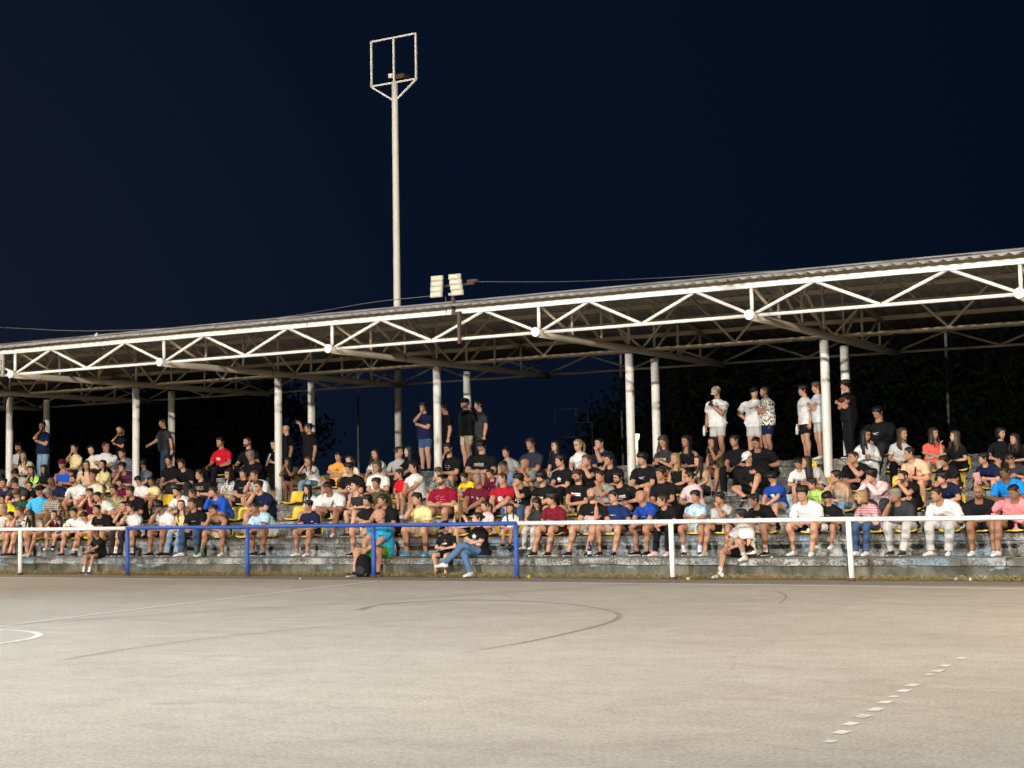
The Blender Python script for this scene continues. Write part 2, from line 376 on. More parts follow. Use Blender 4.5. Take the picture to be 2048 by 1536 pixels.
# dry grass in front of the kerb
g = np.random.default_rng(3); NB = 30000
gx = g.uniform(-40, 4, NB); dens = 0.5+0.5*np.sin(gx*1.7)*np.sin(gx*0.63+1); keep = g.random(NB) < 0.35+0.65*dens; gx = gx[keep]; NB = len(gx)
gy = 25.93 - np.abs(g.normal(0, .13, NB)); hh = g.uniform(.02, .10, NB)*(0.6+0.6*g.random(NB)); an = g.uniform(0, 6.28, NB); ln = g.uniform(.3, 1.6, NB)*hh
w = g.uniform(.0018, .0045, NB); bx, by = np.cos(an), np.sin(an)
v = np.stack([np.c_[gx-by*w, gy+bx*w, np.zeros(NB)], np.c_[gx+by*w, gy-bx*w, np.zeros(NB)], np.c_[gx+bx*ln*.5-by*w*.7, np.minimum(gy+by*ln*.5, 25.98), hh*.75], np.c_[gx+bx*ln, np.minimum(gy+by*ln, 25.98), hh]], 1).reshape(-1, 3)
mb = MB(); i4 = np.arange(NB)*4
mb.add(v); mb.t.append((np.stack([i4, i4+1, i4+2], 1), g.integers(0, 3, NB))); mb.t.append((np.stack([i4+1, i4+3, i4+2], 1), g.integers(0, 3, NB)))
gr = mb.build('dry_grass', [plain('straw', (.26, .20, .09), .9), plain('dry_green', (.13, .13, .04), .9), plain('dead_leaf', (.20, .13, .06), .9)], smooth=False)
tag(gr, 'dry yellow grass growing along the foot of the kerb', 'grass', kind='stuff')

# ------------------------------------------------------------------ canopy
FX = [-42.2, -37.5, -32.89, -28.28, -23.64, -19.03, -14.12, -9.76, -5.06, -0.4, 4.2]
can = empty('stand_canopy', (-19, 31.2, 0)); tag(can, 'long corrugated roof on paired columns with white front truss', 'canopy')
CO = Vector((-19, 31.2, 0))
def cm(name, a, b, r, mat, n=10): o = member(name, a, b, r, mat, can, n); o.location = -CO; return o
def cb(name, a, b, w, h, mat): o = bar(name, a, b, w, h, mat, can); o.location = -CO; return o
YF, YM, YR, ZB = 26.42, 31.22, 36.0, 4.69
def roof_z(y): return 5.335 + (0.82*(1-abs(y-31.2)/5.05))
for x in FX:
    for yc in (30.54, 31.90):
        n = 20; zb = L_[3]-.05 if yc < 31 else L_[4]-.05
        P = [(x, yc, z) for z in np.linspace(zb, 4.60, 9)]
        mb = MB(); tube(mb, P, 0.092, n); o = mb.build('column', M_colm, can); o.location = -CO
    mb = MB(); P = [(x, y, ZB-0.02+.009*(y-26.34)) for y in np.linspace(26.34, 36.1, 12)]; tube(mb, P, 0.075, 14); o = mb.build('beam', M_beam, can); o.location = -CO
    mb = MB(); tube(mb, [(x, 26.26, ZB), (x, 26.335, ZB)], 0.092, 20); o = mb.build('end_plate', M_white, can, smooth=False); o.location = -CO
    cm('vertical', (x, YF, ZB+.08), (x, YF, 5.19), 0.034, M_white)
    zt = lambda y: roof_z(y)-0.16
    cm('rafter', (x, 26.5, zt(26.5)), (x, 31.2, zt(31.2)), 0.045, M_steel, 8)
    cm('rafter', (x, 31.2, zt(31.2)), (x, 35.95, zt(35.95)), 0.045, M_steel, 8)
    st = [26.5, 27.85, 29.2, 30.54, 31.9, 33.25, 34.6, 35.95]
    for i, y in enumerate(st[1:-1]): cm('vertical', (x, y, ZB+.07), (x, y, zt(y)), 0.030, M_steel, 8)
    for i in range(7):
        a_, b_ = st[i], st[i+1]
        if i < 3: cm('diagonal', (x, a_, zt(a_)), (x, b_, ZB+.06), 0.030, M_steel, 8)
        elif i > 3: cm('diagonal', (x, a_, ZB+.06), (x, b_, zt(b_)), 0.030, M_steel, 8)
for a_, b_ in zip(FX[:-1], FX[1:]):
    d = b_-a_; q1, q2, q3 = a_+d*.25, a_+d*.5, a_+d*.75
    # front truss, white
    cm('bottom_chord', (a_+.1, YF, ZB), (b_-.1, YF, ZB), 0.032, M_white)
    cb('top_chord', (a_, YF-.03, 5.235), (b_, YF-.03, 5.235), 0.095, 0.055, M_white)
    for (xa, za, xb, zb) in ((a_+.07, ZB+.04, q1-.03, 5.20), (q1+.03, 5.20, q2-.02, ZB+.02), (q2+.02, ZB+.02, q3-.03, 5.20), (q3+.03, 5.20, b_-.07, ZB+.04)):
        cm('diagonal', (xa, YF, za), (xb, YF, zb), 0.030, M_white)
    # middle truss under the ridge
    cm('bottom_chord', (a_, YM, ZB+.06), (b_, YM, ZB+.06), 0.034, M_steel, 8)
    cb('top_chord', (a_, YM, 5.95), (b_, YM, 5.95), 0.09, 0.06, M_steel)
    for (xa, za, xb, zb) in ((a_, ZB+.08, q1, 5.92), (q1, 5.92, q2, ZB+.08), (q2, ZB+.08, q3, 5.92), (q3, 5.92, b_, ZB+.08)):
        cm('diagonal', (xa, YM, za), (xb, YM, zb), 0.028, M_steel, 8)
    # rear truss
    ZR = ZB+.10
    cm('bottom_chord', (a_, YR, ZR), (b_, YR, ZR), 0.030, M_steel, 8)
    cb('top_chord', (a_, YR, 5.25), (b_, YR, 5.25), 0.09, 0.055, M_steel)
    for (xa, za, xb, zb) in ((a_, ZR+.02, q1, 5.22), (q1, 5.22, q2, ZR+.02), (q2, ZR+.02, q3, 5.22), (q3, 5.22, b_, ZR+.02)):
        cm('diagonal', (xa, YR, za), (xb, YR, zb), 0.026, M_steel, 8)
    for y in (27.5, 28.7, 29.9, 32.5, 33.7, 34.9):
        cb('purlin', (a_, y, roof_z(y)-.075), (b_, y, roof_z(y)-.075), 0.10, 0.06, M_steel)
# corrugated roof sheets, laid side by side
PITCH_, NC = 0.215, 5
def sheet_mesh(side):
    n = NC*8+1; xs = np.linspace(0, NC*PITCH_+.02, n); prof = .024*np.cos(xs/PITCH_*2*math.pi)
    ys = (26.10, 28.6, 31.17) if side < 0 else (31.23, 33.8, 36.30)
    rows = []
    for off in (0, -.006):
        for y in ys: rows.append(np.c_[xs, np.full(n, y), [5.335+.82*(1-abs(y-31.2)/5.05)]*n + prof + off])
    v = np.concatenate(rows); q = []
    for base_ in (0, 3):
        for r in range(2):
            for i in range(n-1):
                a0 = (base_+r)*n+i; qq = (a0, a0+1, a0+1+n, a0+n); q.append(qq if base_ == 0 else qq[::-1])
    for r0, r1 in ((0, 3), (5, 2)):
        for i in range(n-1): q.append((r0*n+i, r1*n+i, r1*n+i+1, r0*n+i+1))
    mi = np.zeros(len(q), int); mi[2*(n-1):4*(n-1)] = 1
    mb = MB(); mb.add(v, q, mi=mi); me = mb.mesh('roof_sheet'); me.materials.append(M_sheet); me.materials.append(M_under_bounce); return me
MS = {-1: sheet_mesh(-1), 1: sheet_mesh(1)}
k = 0; x = -45.6
while x < 5.0:
    for s in (-1, 1):
        o = put('roof_sheet', MS[s], can, (x-CO.x, -CO.y, (k % 2)*.007+rng.uniform(0, .004))); 
    x += NC*PITCH_; k += 1
member('ridge_cap', (-45.6+19, 0, 6.15), (5.3+19, 0, 6.15), 0.07, M_sheet, can, 8)

# grey board with scribbles in the leftmost bay of the front truss
bd = empty('graffiti_board', (-30.55, 26.30, 4.72)); tag(bd, 'pale grey board with black scribbles hung in the leftmost truss bay', 'board')
mb = MB(); box(mb, -2.1, 2.02, -.02, .02, -.05, .46); mb.build('panel', plain('board_grey', (.26, .25, .23), .8), bd, smooth=False)
for pts in ([(1.62, .30), (1.72, .33), (1.80, .28), (1.78, .20), (1.70, .18), (1.66, .24), (1.74, .27)], [(1.90, .33), (1.98, .28), (1.93, .2), (1.98, .1), (1.9, .04), (1.96, -.01)], [(1.84, .02), (1.9, .06), (1.94, .02), (1.88, -.01)], [(1.5, .18), (1.5, .08)], [(1.1, .3), (1.2, .2), (1.05, .12), (1.25, .05)], [(.6, .25), (.75, .3), (.7, .1), (.9, .2)]):
    mb = MB(); tube(mb, cr([(a_, -.022, b_) for a_, b_ in pts], 4), .012, 5, R2=.004, ref=(0, 0, 1)); mb.build('scribble', M_black, bd)

# ------------------------------------------------------------------ railing
PX = [-36.8, -33.6, -30.35, -27.124, -23.882, -20.588, -17.437, -14.217, -11.069, -7.852, -4.65, -1.45, 1.75]
def railing(ids, mat, label, rail_to=None):
    r = empty('railing', (PX[ids[0]], 25.535, 0)); tag(r, label, 'railing', 'railings along the court')
    o = np.array((PX[ids[0]], 25.535, 0))
    for i in ids:
        mb = MB(); lean = {9: .035, 8: .012}.get(i, 0)
        P = [(PX[i]+lean*(1-z/1.05)*1.0, 25.535, z) for z in (-.02, .3, .7, 1.0)]
        tube(mb, np.array(P)-o, 0.046, 14); mb.build('post', mat, r)
        mb = MB(); tube(mb, np.array([(PX[i]+lean, 25.535, -.01), (PX[i]+lean, 25.535, .045)])-o, [.075, .058], 10); mb.build('base_collar', M_brown, r)
    return r, o
def rail(r, o, xa, xb, mat, z=1.02):
    n = max(3, int((xb-xa)/1.6)); P = [(x, 25.535, z+.006*math.sin(x*1.3)) for x in np.linspace(xa, xb, n)]
    mb = MB(); tube(mb, np.array(P)-o, 0.040, 12); mb.build('rail', mat, r)
r, o = railing([0, 1, 2, 3], M_white, 'white tube railing at the left end of the court'); rail(r, o, PX[0], PX[4]-.06, M_white)
r, o = railing([4, 5, 6, 7], M_blue, 'blue tube railing in the middle with four posts')
for i in (4, 5, 6): rail(r, o, PX[i], PX[i+1], M_blue)
r, o = railing([8, 9, 10, 11, 12], M_white, 'white tube railing right of the blue one'); rail(r, o, PX[7]+.06, PX[12], M_white)

# ------------------------------------------------------------------ tall mast with empty frame, posts, lamps, cables
ms = empty('tall_mast', (-24.0, 36.45, 0)); tag(ms, 'tall cream mast behind the stand topped by an empty rectangular frame', 'mast')
mb = MB(); tube(mb, [(0, 0, z) for z in np.linspace(0, 13.5, 16)], np.linspace(.112, .088, 16), 18); mb.build('pole', M_mast, ms)
for nm, a_, b_ in (('frame_bar', (-.79, 0, 14.79), (.73, 0, 14.79)), ('frame_bar', (-.79, 0, 13.48), (.73, 0, 13.48)), ('frame_bar', (-.79, 0, 13.45), (-.79, 0, 14.81)), ('frame_bar', (.73, 0, 13.45), (.73, 0, 14.81)), ('frame_bar', (-.02, 0, 13.5), (-.02, 0, 14.79)), ('brace', (-.79, 0, 13.46), (-.05, 0, 12.97)), ('brace', (.73, 0, 13.46), (.05, 0, 12.97))):
    bar(nm, a_, b_, .048, .048, plain('mast_cream', (.66, .64, .57), .5, var=.05), ms)
mb = MB(); box(mb, -.17, -.04, -.08, .02, 13.62, 13.75, bev=.01); mb.build('junction_box', M_mast, ms, smooth=False)
mb = MB(); box(mb, .04, .30, .0, .35, 13.58, 13.72, bev=.01); mb.build('lamp_housing', M_brown, ms, smooth=False)

M_lens = plain('lamp_lens', (.50, .48, .36), .3, .5); M_rim = plain('lamp_rim', (.40, .39, .35), .5)
fl = empty('roof_floodlight', (-15.98, 26.35, 5.2)); tag(fl, 'pair of four-panel floodlights on a brown post at the roof edge', 'floodlight')
bar('post', (-.03, 0, 0), (-.03, 0, .48), .06, .06, M_brown, fl); bar('lower_post', (.13, -.05, -.62), (.13, -.05, .02), .06, .06, M_brown, fl)
bar('post_link', (-.05, -.03, .0), (.16, -.03, .0), .05, .05, M_brown, fl); bar('crossbar', (-.30, .06, .58), (.42, .06, .58), .04, .04, M_brown, fl)
for bx_, tilt, zt_ in ((-.36, .05, .78), (.055, .30, .78)):
    for i in range(4):
        mb = MB(); z0 = zt_-i*.112; xo = bx_+tilt*.10*i*1.0
        box(mb, xo-.135, xo+.135, -.10-.02*i, -.04-.02*i, z0-.106, z0, bev=.008); h = mb.build('lamp_panel', M_rim, fl, smooth=False)
        mb = MB(); box(mb, xo-.10, xo+.10, -.106-.02*i, -.099-.02*i, z0-.085, z0-.02); mb.build('lens', M_lens, h, smooth=False)
        mb = MB(); box(mb, xo-.09, xo+.09, -.04-.02*i, .03-.02*i, z0-.09, z0-.015); mb.build('heat_sink', M_brown, h, smooth=False)
mb = MB(); box(mb, .27, .50, .02, .12, .60, .66, bev=.01); mb.build('camera_box', M_brown, fl, smooth=False)
mb = MB(); box(mb, -.14, -.02, -.02, .03, .37, .42, bev=.008); mb.build('bracket', M_rim, fl, smooth=False)
mb = MB(); tube(mb, cr([(-.21, 0, .36), (-.20, 0, .15), (-.22, .02, -.02)], 4), .008, 6); mb.build('cable', M_cable, fl)
def cable(pts, label, r_=.007):
    mb = MB(); o_ = np.array(pts[0]); tube(mb, cr(np.array(pts)-o_, 5), r_, 6); o = mb.build('overhead_cable', M_cable, loc=pts[0]); tag(o, label, 'cable', 'cables over the roof')
cable([(-42, 30, 7.4), (-32.69, 30, 6.47), (-29.9, 30, 6.18), (-27.3, 30, 6.04), (-25.3, 30.4, 6.06)], 'thin cable sagging over the roof at the left')
cable([(-25.3, 30.4, 6.06), (-23.45, 31.1, 6.22), (-19.5, 28.6, 5.95), (-16.5, 26.5, 5.62)], 'thin cable rising to the left lamps of the roof floodlight')
cable([(-15.65, 26.5, 5.83), (-14.6, 28.5, 5.98), (-13.52, 31.1, 6.28), (-11.0, 31.2, 6.22)], 'thin cable leaving the roof floodlight to the right')
mb = MB(); tube(mb, [(0, 0, z) for z in (0, .05, .10, .14, .16)], [.06, .062, .055, .035, .01], 12); o = mb.build('vent_dome', M_rim, can, loc=(-28.17+19, 29.0-31.2, 5.76))

M_post = plain('grey_post', (.10, .10, .10), .6); M_dim = plain('dark_tube', (.02, .02, .022), .7)
for x, lb in ((-26.45, 'thin grey post behind the stand left of the tall mast'), (-17.82, 'thin grey post behind the stand close to a column'), (-9.1, 'thin grey post behind the stand at the right')):
    e = empty('thin_post', (x, 38, 0)); tag(e, lb, 'post', 'posts behind the stand'); member('shaft', (0, 0, 0), (0, 0, 5.6), .035, M_post, e, 8); member('cap', (0, 0, 5.6), (0, 0, 5.63), .045, M_post, e, 8)
e = empty('backstop_frame', (-30.5, 60, 0)); tag(e, 'dim metal frame on a post far behind the stand', 'frame')
for a_, b_ in (((-.85, 0, 5.0), (-.85, 0, 5.6)), ((.17, 0, 5.0), (.17, 0, 5.6)), ((.75, 0, 4.95), (.75, 0, 5.5)), ((-.85, 0, 5.58), (.3, 0, 5.58)), ((.17, 0, 4.97), (.93, 0, 4.95)), ((.93, 0, 0), (.93, 0, 4.95)), ((-.6, 0, 4.35), (.2, 0, 4.35))):
    member('frame_tube', a_, b_, .022, M_dim, e, 6)
lp = empty('street_lamp', (-32.06, 70, 0)); tag(lp, 'small lit street lamp far behind the stand', 'street lamp')
member('pole', (0, 0, 0), (0, 0, 4.55), .07, M_mast, lp, 8)
m, t, b = nodes('lamp_glow', .5); b.inputs['Base Color'].default_value = (.05, .04, .02, 1); b.inputs['Emission Color'].default_value = (1, .66, .24, 1); b.inputs['Emission Strength'].default_value = 3.2
mb = MB(); tube(mb, [(0, 0, 4.55), (0, 0, 4.68), (0, 0, 4.88)], [.07, .13, .15], 10); mb.build('lamp_head', m, lp)
ld = bpy.data.lights.new('glow', 'POINT'); ld.energy = 60; ld.color = (1, .8, .5); ld.shadow_soft_size = .2
lo = bpy.data.objects.new('glow', ld); COL.objects.link(lo); lo.parent = lp; lo.location = (0, -.6, 4.7)

# ------------------------------------------------------------------ trees behind the stand, in the dark
M_leaf = plain('night_leaf', (.008, .011, .009), .95, .02, var=.4, scale=2); M_bark = plain('bark', (.035, .027, .02), .9)
def tree(x, y, h, rr, seed, label):
    R_ = np.random.default_rng(seed); e = empty('tree', (x, y, 0)); tag(e, label, 'tree', 'trees behind the stand')
    mb = MB(); tube(mb, cr([(0, 0, 0), (.1, 0, h*.25), (-.1, .1, h*.5), (.05, 0, h*.8)], 3), np.linspace(.22, .05, 10), 8)
    for k in range(6):
        a_ = R_.uniform(0, 6.28); z0 = h*R_.uniform(.25, .6); tube(mb, [(0, 0, z0), (math.cos(a_)*rr*.4, math.sin(a_)*rr*.4, z0+h*.12), (math.cos(a_)*rr*.7, math.sin(a_)*rr*.7, z0+h*.2)], [.09, .05, .02], 6)
    mb.build('trunk', M_bark, e)
    nC = 40; c = np.c_[R_.normal(0, rr*.45, nC), R_.normal(0, rr*.45, nC), R_.uniform(h*.08, h*.92, nC)]
    nl = 15000; ci = R_.integers(0, nC, nl); P = c[ci]+R_.normal(0, rr*.2, (nl, 3)); s_ = R_.uniform(.12, .24, nl)
    A = R_.normal(size=(nl, 3)); A /= np.linalg.norm(A, axis=1, keepdims=True); B = np.cross(A, R_.normal(size=(nl, 3))); B /= np.linalg.norm(B, axis=1, keepdims=True)
    v = np.stack([P-A*s_[:, None]*1.6, P+B*s_[:, None]*.7, P+A*s_[:, None]*1.6, P-B*s_[:, None]*.7], 1).reshape(-1, 3)
    mb = MB(); mb.add(v, np.arange(nl*4).reshape(-1, 4)); mb.build('crown', M_leaf, e, smooth=False)
TX = [(-45.5, 104, 13.6, 4.4), (-40.5, 100, 15.0, 4.6), (-35.2, 103, 14.2, 4.5), (-30.0, 101, 15.4, 4.8), (-24.5, 102, 14.6, 4.6), (-19.2, 100, 15.8, 4.8), (-14.2, 102, 15.0, 4.8), (-9, 101, 15.4, 4.8), (-84.0, 104, 12.5, 4.6), (-89.1, 105, 13.7, 4.6), (-94.2, 106, 13.2, 4.6), (-99.3, 104, 12.7, 4.6), (-104.4, 105, 13.8, 4.6), (-109.5, 106, 13.3, 4.6), (-114.6, 104, 12.8, 4.6)]
for i, (x, y, h, rr) in enumerate(TX):
    tree(x, y, h, rr, 10+i, f"dark tree behind the stand, {['first','second','third','fourth','fifth','sixth','seventh','eighth'][i] if i < 8 else ['first','second','third','fourth','fifth','sixth','seventh','eighth','ninth'][i-8]} {'from left' if i < 8 else 'from right'} in the {'right' if i < 8 else 'left'} clump")
PEOPLE = [
(-29.45,27.32,0.36,0.920,18,'1','m',3,'lgrey','white.s','sh.g','lap','-','strap',
  'person in light grey shirt with dark shoulder strap, front row, 1st from left'),
(-28.95,27.32,0.36,0.856,46,'1','w',2,'white','lgrey.s','bn.k','face','d','-',
  'person in white top covering the face with both hands, front row, 2nd from left'),
(-28.57,27.32,0.36,0.980,44,'1','m',2,'floral','dgrey.s','sh.b','chin','-','-',
  'person in white shirt with grey print and hand at mouth, front row, 3rd from left'),
(-27.82,27.32,0.36,0.755,26,'1','g',2,'maroon','lgrey.s','bn.k','face','c','-',
  'person in dark red top holding up fingers, front row, 5th from left'),
(-27.03,27.32,0.36,0.860,36,'1','b',2,'white','black.s','sh.k','lap','-','-',
  'person in white t-shirt bent over bare knees, front row, 7th from left'),
(-26.11,27.32,0.36,1.000,44,'1','m',3,'black:logo','black.s','bz.k','lap','-','-',
  'person in black t-shirt with small white chest mark, front row, 9th from left'),
(-25.56,27.32,0.36,0.949,18,'1','w',2,'black','dgrey.t','pt.k','chin','-','-',
  'person in black top with hand at mouth, front row, 10th from left'),
(-25.27,27.32,0.36,0.920,24,'1','m',2,'white','olive.s','sh.k','chin','-','sock',
  'person in white v-neck t-shirt and olive shorts, front row, 11th from left'),
(-25.26,26.15,0.00,0.700,18,'0','k',3,'black:logo','black.s','bz.d','lap','-','sock',
  'person in small black t-shirt sitting with hands between knees, kerb, 1st from left'),
(-31.78,29.66,1.11,1.000,42,'3','m',3,'navy','dgrey.s','sh.k','lap','-','-',
  'person in navy shirt cut by picture edge, third row, 1st from left'),
(-30.18,28.49,0.74,0.950,18,'2','m',2,'green','dgrey.t','sh.b','lap','d','-',
  'person in dark green shirt leaning forward, second row, 2nd from left'),
(-29.56,28.49,0.74,1.020,8,'2','m',3,'cyan:dots','navy.s','cap.k','knees','-','gl',
  'person in light blue t-shirt and black cap, second row, 3rd from left'),
(-28.95,28.49,0.74,0.980,29,'2','m',4,'plaid','khaki.t','sh.g','lap','d','-',
  'person in checked shirt and khaki trousers, second row, 4th from left'),
(-31.37,29.66,1.11,0.980,40,'3','m',2,'dgrey','dgrey.s','sh.k','lap','d','-',
  'person in grey t-shirt leaning on knees, third row, 2nd from left'),
(-32.62,30.92,1.48,0.920,46,'4','m',2,'lgrey','black.t','sh.k','chin','d','-',
  'person in pale shirt with lowered head by column, fourth row, 1st from left'),
(-31.09,29.66,1.11,0.756,11,'3','k',2,'black','black.s','bn.k','lap','-','-',
  'person in small black top behind green shirt, third row, 3rd from left'),
(-32.19,30.92,1.48,0.911,29,'4','w',2,'neon','black.t','lg.k','chin','-','-',
  'person in lime green top and long black hair, fourth row, 2nd from left'),
(-31.82,30.92,1.48,0.911,18,'4','w',3,'black','dgrey.t','lg.k','phone','-','phone',
  'person in black top holding up a phone, fourth row, 3rd from left'),
(-29.97,29.66,1.11,0.980,41,'3','m',5,'navy','dgrey.s','bald','lap','d','-',
  'person in navy shirt and shaved head, third row, 4th from left'),
(-31.10,30.92,1.48,1.050,16,'4','m',3,'blue.n','navy.s','cap.r','lap','-','-',
  'person in bright blue sleeveless shirt and dark red cap, fourth row, 4th from left'),
(-29.28,29.66,1.11,0.980,30,'3','m',2,'white:script','dgrey.s','bz.d','lap','-','bd',
  'person in white t-shirt with faint print hands clasped, third row, 5th from left'),
(-28.71,29.66,1.11,0.980,18,'3','m',3,'cream','lgrey.s','bald','knees','-','-',
  'person in cream shirt and bald head, third row, 6th from left'),
(-27.70,28.49,0.74,0.929,22,'2','b',2,'maroon','dgrey.s','sh.k','face','-','-',
  'person in dark plum t-shirt with hands at mouth, second row, 5th from left'),
(-27.20,28.49,0.74,0.920,46,'2','m',2,'white','black.s','sh.k','lap','-','-',
  'person in white t-shirt between yellow seat and olive shirt, second row, 6th from left'),
(-26.93,28.49,0.74,1.000,20,'2','m',3,'olivep','black.s','sh.k','lap','-','-',
  'person in olive patterned t-shirt, second row, 7th from left'),
(-26.23,28.49,0.74,1.000,36,'2','m',3,'black:logo','black.s','sh.d','chin','-','-',
  'person in black t-shirt with hand over mouth, second row, 8th from left'),
(-27.87,29.66,1.11,0.756,20,'3','k',2,'maroon','black.s','bn.d','lap','c','-',
  'person in small dark red top, third row, 7th from left'),
(-30.33,30.92,1.48,0.977,17,'4','w',2,'peach','black.s','lg.k','lap','c','-',
  'person in pale top with long black hair in front, fourth row, 5th from left'),
(-29.72,30.92,1.48,0.977,12,'4','w',2,'pyellow','dgrey.s','lg.k','lap','-','-',
  'person in pale yellow t-shirt and long black hair, fourth row, 6th from left'),
(-28.73,30.92,1.48,1.000,46,'4','m',2,'maroonnavy','beige.s','sh.k','chin','-','-',
  'person in navy and plum shirt with cheek on hand, fourth row, 7th from left'),
(-33.71,31.65,2.00,1.080,6,'5','m',2,'white','dgrey.t','sh.k','cross','-','bd',
  'person in white polo with folded arms by column, back bench, 1st from left'),
(-33.24,31.65,1.85,1.004,23,'5','w',2,'cream','black.t','lg.d','chin','-','-',
  'person in cream top with long straight brown hair, back bench, 2nd from left'),
(-31.48,31.65,1.96,1.004,11,'5','w',2,'pyellow','dgrey.t','bn.k','chin','-','-',
  'person in pale yellow top with fingers at mouth, back bench, 3rd from left'),
(-30.79,31.65,1.90,1.004,11,'5','w',1,'cream','white.t','bob.k','lap','-','-',
  'person in cream top partly hidden by white t-shirt, back bench, 4th from left'),
(-30.40,31.65,1.91,1.080,6,'5','m',3,'white','dgrey.t','bz.d','cross','r','gl',
  'person in white t-shirt and glasses turned to the right, back bench, 5th from left'),
(-29.51,31.65,1.85,1.000,41,'5','m',2,'slate','dgrey.s','bz.d','lap','-','-',
  'person in blue-grey t-shirt beside plum shirt, back bench, 6th from left'),
(-32.75,31.64,2.22,0.984,0,'S','m',2,'navy','ldenim.t','bz.d','schin','-','gl',
  'person in navy t-shirt and jeans with arm across chest, standing row, 1st from left'),
(-30.28,32.10,2.22,0.856,0,'S','w',2,'black','black.t','pt.l','schin','-','-',
  'person in black top with hand at face, standing row, 2nd from left'),
(-28.30,31.64,2.22,0.920,0,'S','m',2,'dgrey','denim.t','bz.d','swalk','l','-',
  'person in dark grey t-shirt and jeans in mid-stride, standing row, 3rd from left'),
(-28.27,30.92,1.48,0.929,11,'4','b',2,'slate','dgrey.s','fr.d','lap','d','-',
  'person in grey-blue t-shirt and bowl haircut, fourth row, 8th from left'),
(-27.31,30.92,1.48,1.020,14,'4','m',3,'black','dgrey.t','sh.k','lap','-','-',
  'person in black polo shirt holding food, fourth row, 9th from left'),
(-26.73,30.92,1.48,1.000,40,'4','m',2,'black','dgrey.t','sh.d','lap','-','-',
  'person in black shirt pointing hands to the left, fourth row, 10th from left'),
(-25.16,29.66,1.11,0.980,24,'3','m',2,'black:camo','dgrey.t','sh.k','lap','-','-',
  'person in black t-shirt with patterned chest, third row, 10th from left'),
(-26.25,31.65,1.89,1.080,11,'5','m',3,'red:block','black.t','sh.k','knees','-','-',
  'person in red t-shirt with white print leaning on one knee, back bench, 7th from left'),
(-25.36,31.65,1.86,1.080,11,'5','m',2,'black','black.t','bz.d','knees','-','bd',
  'person in black t-shirt behind grey-haired neighbour, back bench, 8th from left'),
(-24.60,30.92,1.48,1.080,20,'4','m',3,'black','black.t','sh.g','lap','d','-',
  'person in black v-neck shirt and grey hair, fourth row, 11th from left'),
(-24.38,29.66,1.11,0.930,12,'3','w',1,'gprint','dgrey.s','lg.d','phone','-','gl',
  'person in white printed t-shirt and glasses, third row, 11th from left'),
(-23.96,29.66,1.11,0.929,11,'3','b',2,'black:text','dgrey.s','sh.k','lap','-','-',
  'person in black t-shirt with small text line, third row, 12th from left'),
(-23.38,29.66,1.11,0.980,41,'3','m',2,'white','dgrey.s','bz.b','chin','-','-',
  'person in white t-shirt and very short fair hair, third row, 13th from left'),
(-24.49,31.65,1.85,0.980,16,'5','m',2,'black','black.t','bz.k','phone','-','paper',
  'person in black t-shirt behind column holding rolled paper, back bench, 9th from left'),
(-27.17,29.66,1.11,0.843,23,'3','b',2,'white','black.s','sh.k','lap','d','-',
  'person in white t-shirt beside column with lowered head, third row, 8th from left'),
(-26.79,29.66,1.11,0.791,20,'3','b',4,'pyellow','dgrey.s','sh.k','lap','-','-',
  'person in pale yellow polo shirt, third row, 9th from left'),
(-24.73,28.49,0.74,1.000,38,'2','m',2,'white','black.s','fr.k','lap','-','-',
  'person in plain white t-shirt in front of black shirts, second row, 9th from left'),
(-24.20,28.49,0.74,0.920,41,'2','m',3,'black','black.s','sh.d','lap','l','-',
  'person in black t-shirt in strict profile, second row, 10th from left'),
(-23.58,28.49,0.74,0.950,42,'2','m',2,'blue.l','denim.s','sh.d','chin','-','-',
  'person in blue long-sleeved sweatshirt with hand at chin, second row, 11th from left'),
(-22.41,28.49,0.74,1.000,26,'2','mF',2,'navy:logo','black.s','sh.k','chin','-','gl',
  'person in navy t-shirt and glasses with hand at mouth, second row, 12th from left'),
(-24.25,27.32,0.36,1.000,35,'1','m',4,'white','black.s','fr.k','chin','d','-',
  'person in white t-shirt with printed sleeves looking down, front row, 12th from left'),
(-23.78,27.32,0.36,0.949,17,'1','w',1,'pyellow.n','ldenim.t','lg.b','lap','c','-',
  'person in pale yellow sleeveless top and light jeans, front row, 13th from left'),
(-23.33,27.32,0.36,1.000,24,'1','m',3,'black:text','denim.t','sh.d','lap','-','-',
  'person in black t-shirt and blue jeans, front row, 14th from left'),
(-22.70,27.32,0.36,0.920,46,'1','m',3,'dgrey.n','white.s','sh.k','chin','-','wshoe',
  'person in grey sleeveless top and white trainers, front row, 15th from left'),
(-21.40,27.32,0.36,0.950,42,'1','m',4,'lblue:script','white.s','sh.k','lap','-','-',
  'person in light blue t-shirt and white shorts, front row, 16th from left'),
(-23.80,31.12,1.85,0.920,0,'T','m',2,'black:logo','black.t','bald','sdown','l','-',
  'person in black t-shirt with tiny white mark near column, standing behind column, 1st from left'),
(-23.11,31.12,1.85,0.920,0,'T','m',3,'black','dgrey.t','sh.k','sraise','l','-',
  'person in black t-shirt behind column with raised arm, standing behind column, 2nd from left'),
(-23.29,30.92,1.48,0.930,42,'4','w',4,'olive','dgrey.s','lg.k','face','-','-',
  'person in brown top with both hands before face, fourth row, 12th from left'),
(-22.82,30.92,1.48,0.883,26,'4','w',2,'white','ldenim.t','lg.b','face','d','-',
  'person in white top and light jeans with bowed long hair, fourth row, 13th from left'),
(-22.13,30.92,1.48,0.929,5,'4','b',2,'orange:palm','black.s','sh.k','cross','-','-',
  'person in orange t-shirt with black palm print, fourth row, 14th from left'),
(-21.67,30.92,1.48,0.799,11,'4','g',1,'cream','dgrey.t','pt.b','lap','-','-',
  'person in cream t-shirt and ponytail, fourth row, 15th from left'),
